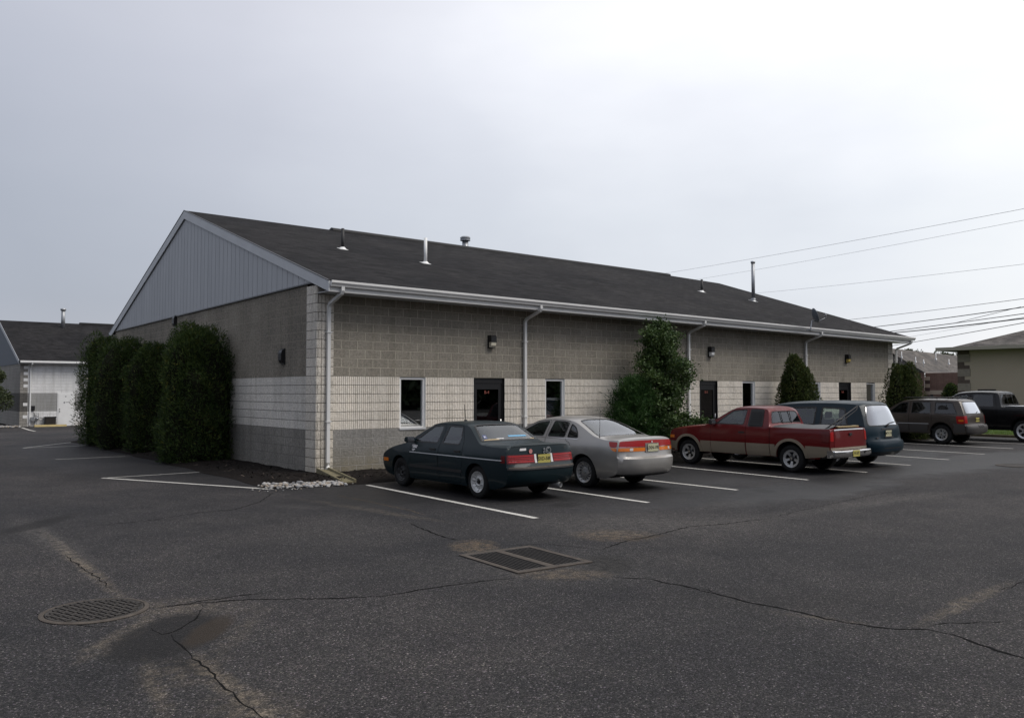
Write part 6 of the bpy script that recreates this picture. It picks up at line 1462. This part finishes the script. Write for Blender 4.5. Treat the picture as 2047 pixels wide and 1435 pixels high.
def suv_brown():
    s = Car('sport_utility_car', (23.35,-.15,0), 0, .955, 'taupe-brown four-door sport utility car with roof rails, right of the minivan', 'sport utility car',
      [(.3,.34,.45,.34),(.03,.36,.24,.38),(.0,.5,.2,.5),(.03,.68,.22,.66),(.06,.92,.24,.9),(.18,1.0,.30,.96),(.8,1.08,.85,1.03),(1.15,1.11,1.15,1.07),(1.24,1.13,1.24,1.10),(1.6,1.40,1.62,1.36),(1.86,1.58,1.90,1.53),
       (2.05,1.65,2.06,1.59),(2.6,1.70,2.6,1.64),(3.4,1.70,3.4,1.64),(3.95,1.685,3.95,1.62),(4.12,1.67,4.10,1.60),(4.20,1.62,4.16,1.56),(4.36,1.30,4.30,1.27),(4.44,1.12,4.36,1.12),(4.47,1.05,4.38,1.05),(4.50,.75,4.40,.75),
       (4.52,.72,4.40,.72),(4.60,.70,4.44,.70),(4.61,.55,4.45,.55),(4.57,.40,4.42,.42),(4.4,.36,4.3,.38)],
      [(.35,.82),(.5,.87),(.7,.895),(.9,.90),(1.05,.89),(1.13,.865),(1.2,.83),(1.6,.69),(1.72,.66)], [(0,.9),(.3,.96),(.9,1),(4.,1),(4.6,.97)],
      [(.86,.40,.425),(3.55,.40,.425)], .38, 'p_brown', npow=5)
    fw = [(1.50,1.13),(1.68,1.29),(1.95,1.52),(2.28,1.57),(2.28,1.13)]; rw = [(2.42,1.13),(2.42,1.58),(3.12,1.58),(3.16,1.13)]; qw = [(3.30,1.13),(3.28,1.58),(3.92,1.56),(4.14,1.13)]
    s.door([(1.38,.44),(1.36,1.08),(1.62,1.32),(1.92,1.56),(2.34,1.61),(2.34,.44)], [fw], (2.2,1.0), wmt='c_glass', hm='p_brown')
    s.door([(2.355,.44),(2.355,1.61),(3.16,1.61),(3.22,1.1),(3.22,.86),(3.10,.66),(3.04,.44)], [rw], (3.06,1.0), wmt='c_tint', hm='p_brown')
    s.holes_side = [rnd(qw, .05)]
    wt0, wt1 = s.t_at(1.28,1.16), s.t_at(1.90,1.60); bt0, bt1 = s.t_at(4.205,1.60), s.t_at(4.43,1.14)
    ws = [(wt0,-.93),(wt0,.93),(wt1,.86),(wt1,-.86)]; bl = [(bt0,-.87),(bt0,.87),(bt1,.90),(bt1,-.90)]
    s.holes_top = [rnd(ws, .06), rnd(bl, .08)]; s.body()
    s.window(qw, 'c_tint', trim=.03); s.window(ws, 'c_glass', 'windshield', dom='top', r=.06, trim=.03); s.window(bl, 'c_mirror', 'rear_window', dom='top', r=.08, trim=.02)
    for sg in (-1, 1):
        for x0, x1 in ((1.30,1.37),(1.385,2.335),(2.365,3.05)): s.panel('lower_cladding', M['p_brown2'], None, [(x0,.42),(x1,.42),(x1,.74),(x0,.74)], (), 'side', sg, off=.012, skirt=.012)
        s.panel('lower_cladding', M['p_brown2'], None, [(4.0,.44),(4.40,.46),(4.40,.76),(4.0,.78)], (), 'side', sg, off=.012, skirt=.012)
        s.panel('moulding_strip', M['trim_grey'], None, [(1.30,.745),(3.1,.745),(3.1,.765),(1.30,.765)], (), 'side', sg, off=.016, skirt=.012)
        for cx in (.86, 3.55):
            ao = [(cx+.52, .62), (cx+.36, .88), (cx-.30, .90), (cx-.50, .66)]; a_ = [(cx+.43*math.cos(a), .40+.43*math.sin(a)) for a in np.linspace(math.pi-.3, .3, 22)]
            s.panel('wheel_arch_flare', M['p_brown'], None, rnd(ao, .08)+a_, (), 'side', sg, off=.022, skirt=.022)
        o = s.panel('tail_light', M['tail_red'], None, rnd([(4.14,.78),(4.10,1.06),(4.38,1.06),(4.39,.78)], .03), (), 'side', sg, off=.010, skirt=.012)
        s.panel('indicator', M['amber'], o, rnd([(4.20,.86),(4.19,.93),(4.37,.93),(4.37,.86)], .01), (), 'side', sg, off=.014, skirt=.004)
        s.panel('tail_lens', M['tail_red'], o, s.rect(.78,1.06,*((-.995,-.86) if sg < 0 else (.86,.995)),True,.008), (), 'top', off=.010, skirt=.012)
        s.panel('headlight', M['clear_lens'], None, s.rect(.72,.88,*((-.95,-.55) if sg < 0 else (.55,.95)),False,.01), (), 'top', off=.006, skirt=.01)
        b = MB(); y = sg*.60; b.tube([(2.0,y,1.68),(2.15,y,1.74),(3.9,y,1.745),(4.08,y,1.69)], .018, 6)
        for x in (2.6,3.3): b.tube([(x,y,1.69),(x,y,1.74)], .02, 6)
        b.build('roof_rail', M['black_matte'], s.t)
    for x in (2.7, 3.6):
        b = MB(); b.tube([(x,-.60,1.755),(x,.60,1.755)], .014, 6); b.build('roof_crossbar', M['black_matte'], s.t)
    s.panel('rear_bumper', M['p_brown2'], None, s.rect(.44,.705,-.99,.99,True,.02), (), 'top', off=.03, skirt=.04)
    s.plate(4.495, .92, 'NKL-35R', 'plate_y')
    b = MB(); b.tube([(4.43,-.05,1.12),(4.40,.25,1.22)], .01, 5); b.build('rear_wiper', M['black_matte'], s.t)
    for x in (.86, 3.55):
        for sg in (-1, 1): s.wheel(x, sg, .365, .23, 'slot5', 'rim_alloy', ycen=.885, rimr=.215)
    s.seats([1.95], .68, 'seatd', hz=.62); s.seats([], .68, 'seatd', bench=[2.9], hz=.55); s.cabin(1.3, 4.2, .55, 1.12, .78); s.mirror(1.58, 1.19, 'p_brown')
suv_brown()

def pickup_black():
    s = Car('pickup_truck', (27.0,-.45,0), 0, 1.0, 'black full-size four-door pickup at the right edge of the photo, bright alloy wheels', 'pickup truck',
      [(.3,.42,.5,.42),(.03,.44,.26,.46),(.0,.6,.2,.6),(.0,1.0,.2,.98),(.1,1.14,.26,1.08),(.5,1.2,.55,1.14),(1.25,1.26,1.25,1.20),(1.40,1.28,1.38,1.25),(1.75,1.58,1.77,1.55),(1.98,1.80,2.02,1.75),(2.2,1.88,2.2,1.82),(2.8,1.915,2.8,1.855),
       (3.4,1.90,3.4,1.84),(3.56,1.885,3.54,1.82),(3.64,1.82,3.62,1.77),(3.76,1.34,3.74,1.32),(3.79,1.315,3.78,1.29),(3.86,1.31,3.86,1.285),(4.8,1.31,4.8,1.285),(5.68,1.31,5.68,1.285),(5.75,1.30,5.73,1.28),(5.78,1.26,5.75,1.25),
       (5.80,.9,5.76,.9),(5.80,.7,5.76,.7),(5.75,.6,5.7,.6),(5.6,.56,5.5,.56)],
      [(.4,.90),(.6,.95),(.8,.985),(1.0,.995),(1.2,.985),(1.29,.955),(1.35,.92),(1.78,.76),(1.95,.72)], [(0,.92),(.4,.98),(1,1),(5.8,1)],
      [(.95,.46,.47),(4.55,.46,.47)], .42, 'p_black', npow=5)
    fw = [(1.66,1.32),(1.86,1.50),(2.10,1.72),(2.52,1.78),(2.52,1.30)]; rw = [(2.68,1.30),(2.68,1.79),(3.42,1.78),(3.50,1.30)]
    s.door([(1.52,.50),(1.50,1.26),(1.80,1.52),(2.06,1.76),(2.60,1.83),(2.60,.50)], [fw], (2.45,1.10), hm='p_black')
    s.door([(2.62,.50),(2.62,1.83),(3.46,1.82),(3.60,1.28),(3.60,.50)], [rw], (3.45,1.10), wmt='c_tint', hm='p_black')
    wt0, wt1 = s.t_at(1.44,1.31), s.t_at(2.02,1.82); bt0, bt1 = s.t_at(3.645,1.80), s.t_at(3.755,1.38)
    ws = [(wt0,-.93),(wt0,.93),(wt1,.86),(wt1,-.86)]; bl = [(bt0,-.86),(bt0,.86),(bt1,.88),(bt1,-.88)]
    s.holes_top = [rnd(ws, .06), rnd(bl, .08)]; s.body()
    s.window(ws, 'c_glass', 'windshield', dom='top', r=.06, trim=.03); s.window(bl, 'c_tint', 'rear_window', dom='top', r=.08, trim=.02)
    b = MB()
    for y in (-.24,.24): b.tube([(3.665,y,1.80),(3.765,y,1.38)], .012, 4)
    b.build('slider_frame', M['black_matte'], s.t)
    for sg in (-1, 1):
        for cx in (.95, 4.55):
            a_ = [(cx+.55*math.cos(a), .46+.54*math.sin(a)) for a in np.linspace(.05, math.pi-.05, 24)]; ai = [(cx+.475*math.cos(a), .46+.475*math.sin(a)) for a in np.linspace(math.pi-.05, .05, 24)]
            s.panel('wheel_arch_flare', M['p_black'], None, a_+ai, (), 'side', sg, off=.02, skirt=.02)
        s.panel('bed_rail_cap', M['black_matte'], None, [(3.84,1.245),(5.7,1.245),(5.7,1.284),(3.84,1.284)], (), 'side', sg, off=.012, skirt=.02)
        s.panel('tail_light', M['tail_red'], None, rnd([(5.55,.95),(5.55,1.22),(5.75,1.22),(5.75,.95)], .02), (), 'side', sg, off=.008, skirt=.01)
        s.panel('headlight', M['clear_lens'], None, s.rect(.8,1.05,*((-.97,-.6) if sg < 0 else (.6,.97)),False,.01), (), 'top', off=.006, skirt=.01)
    b = MB(); b.box(3.86,5.66,-.86,.86,1.315,1.335); b.build('bed_cover', M['trim_grey'], s.t)
    b = MB(); b.box(5.80,5.95,-.95,.95,.52,.70); b.build('rear_bumper', M['chrome'], s.t)
    for x in (.95, 4.55):
        for sg in (-1, 1): s.wheel(x, sg, .41, .27, 'six', 'rim_bright', ycen=.985, rimr=.265)
    s.seats([2.05], .82, 'seatd', hz=.62); s.seats([], .82, 'seatd', bench=[3.0], hz=.55); s.cabin(1.5, 3.7, .7, 1.28, .85); s.mirror(1.72, 1.36, 'p_black', (.12,.24,.20))
M['rim_bright'] = mat('bright_alloy', (.62,.62,.62), .3, .7)
pickup_black()
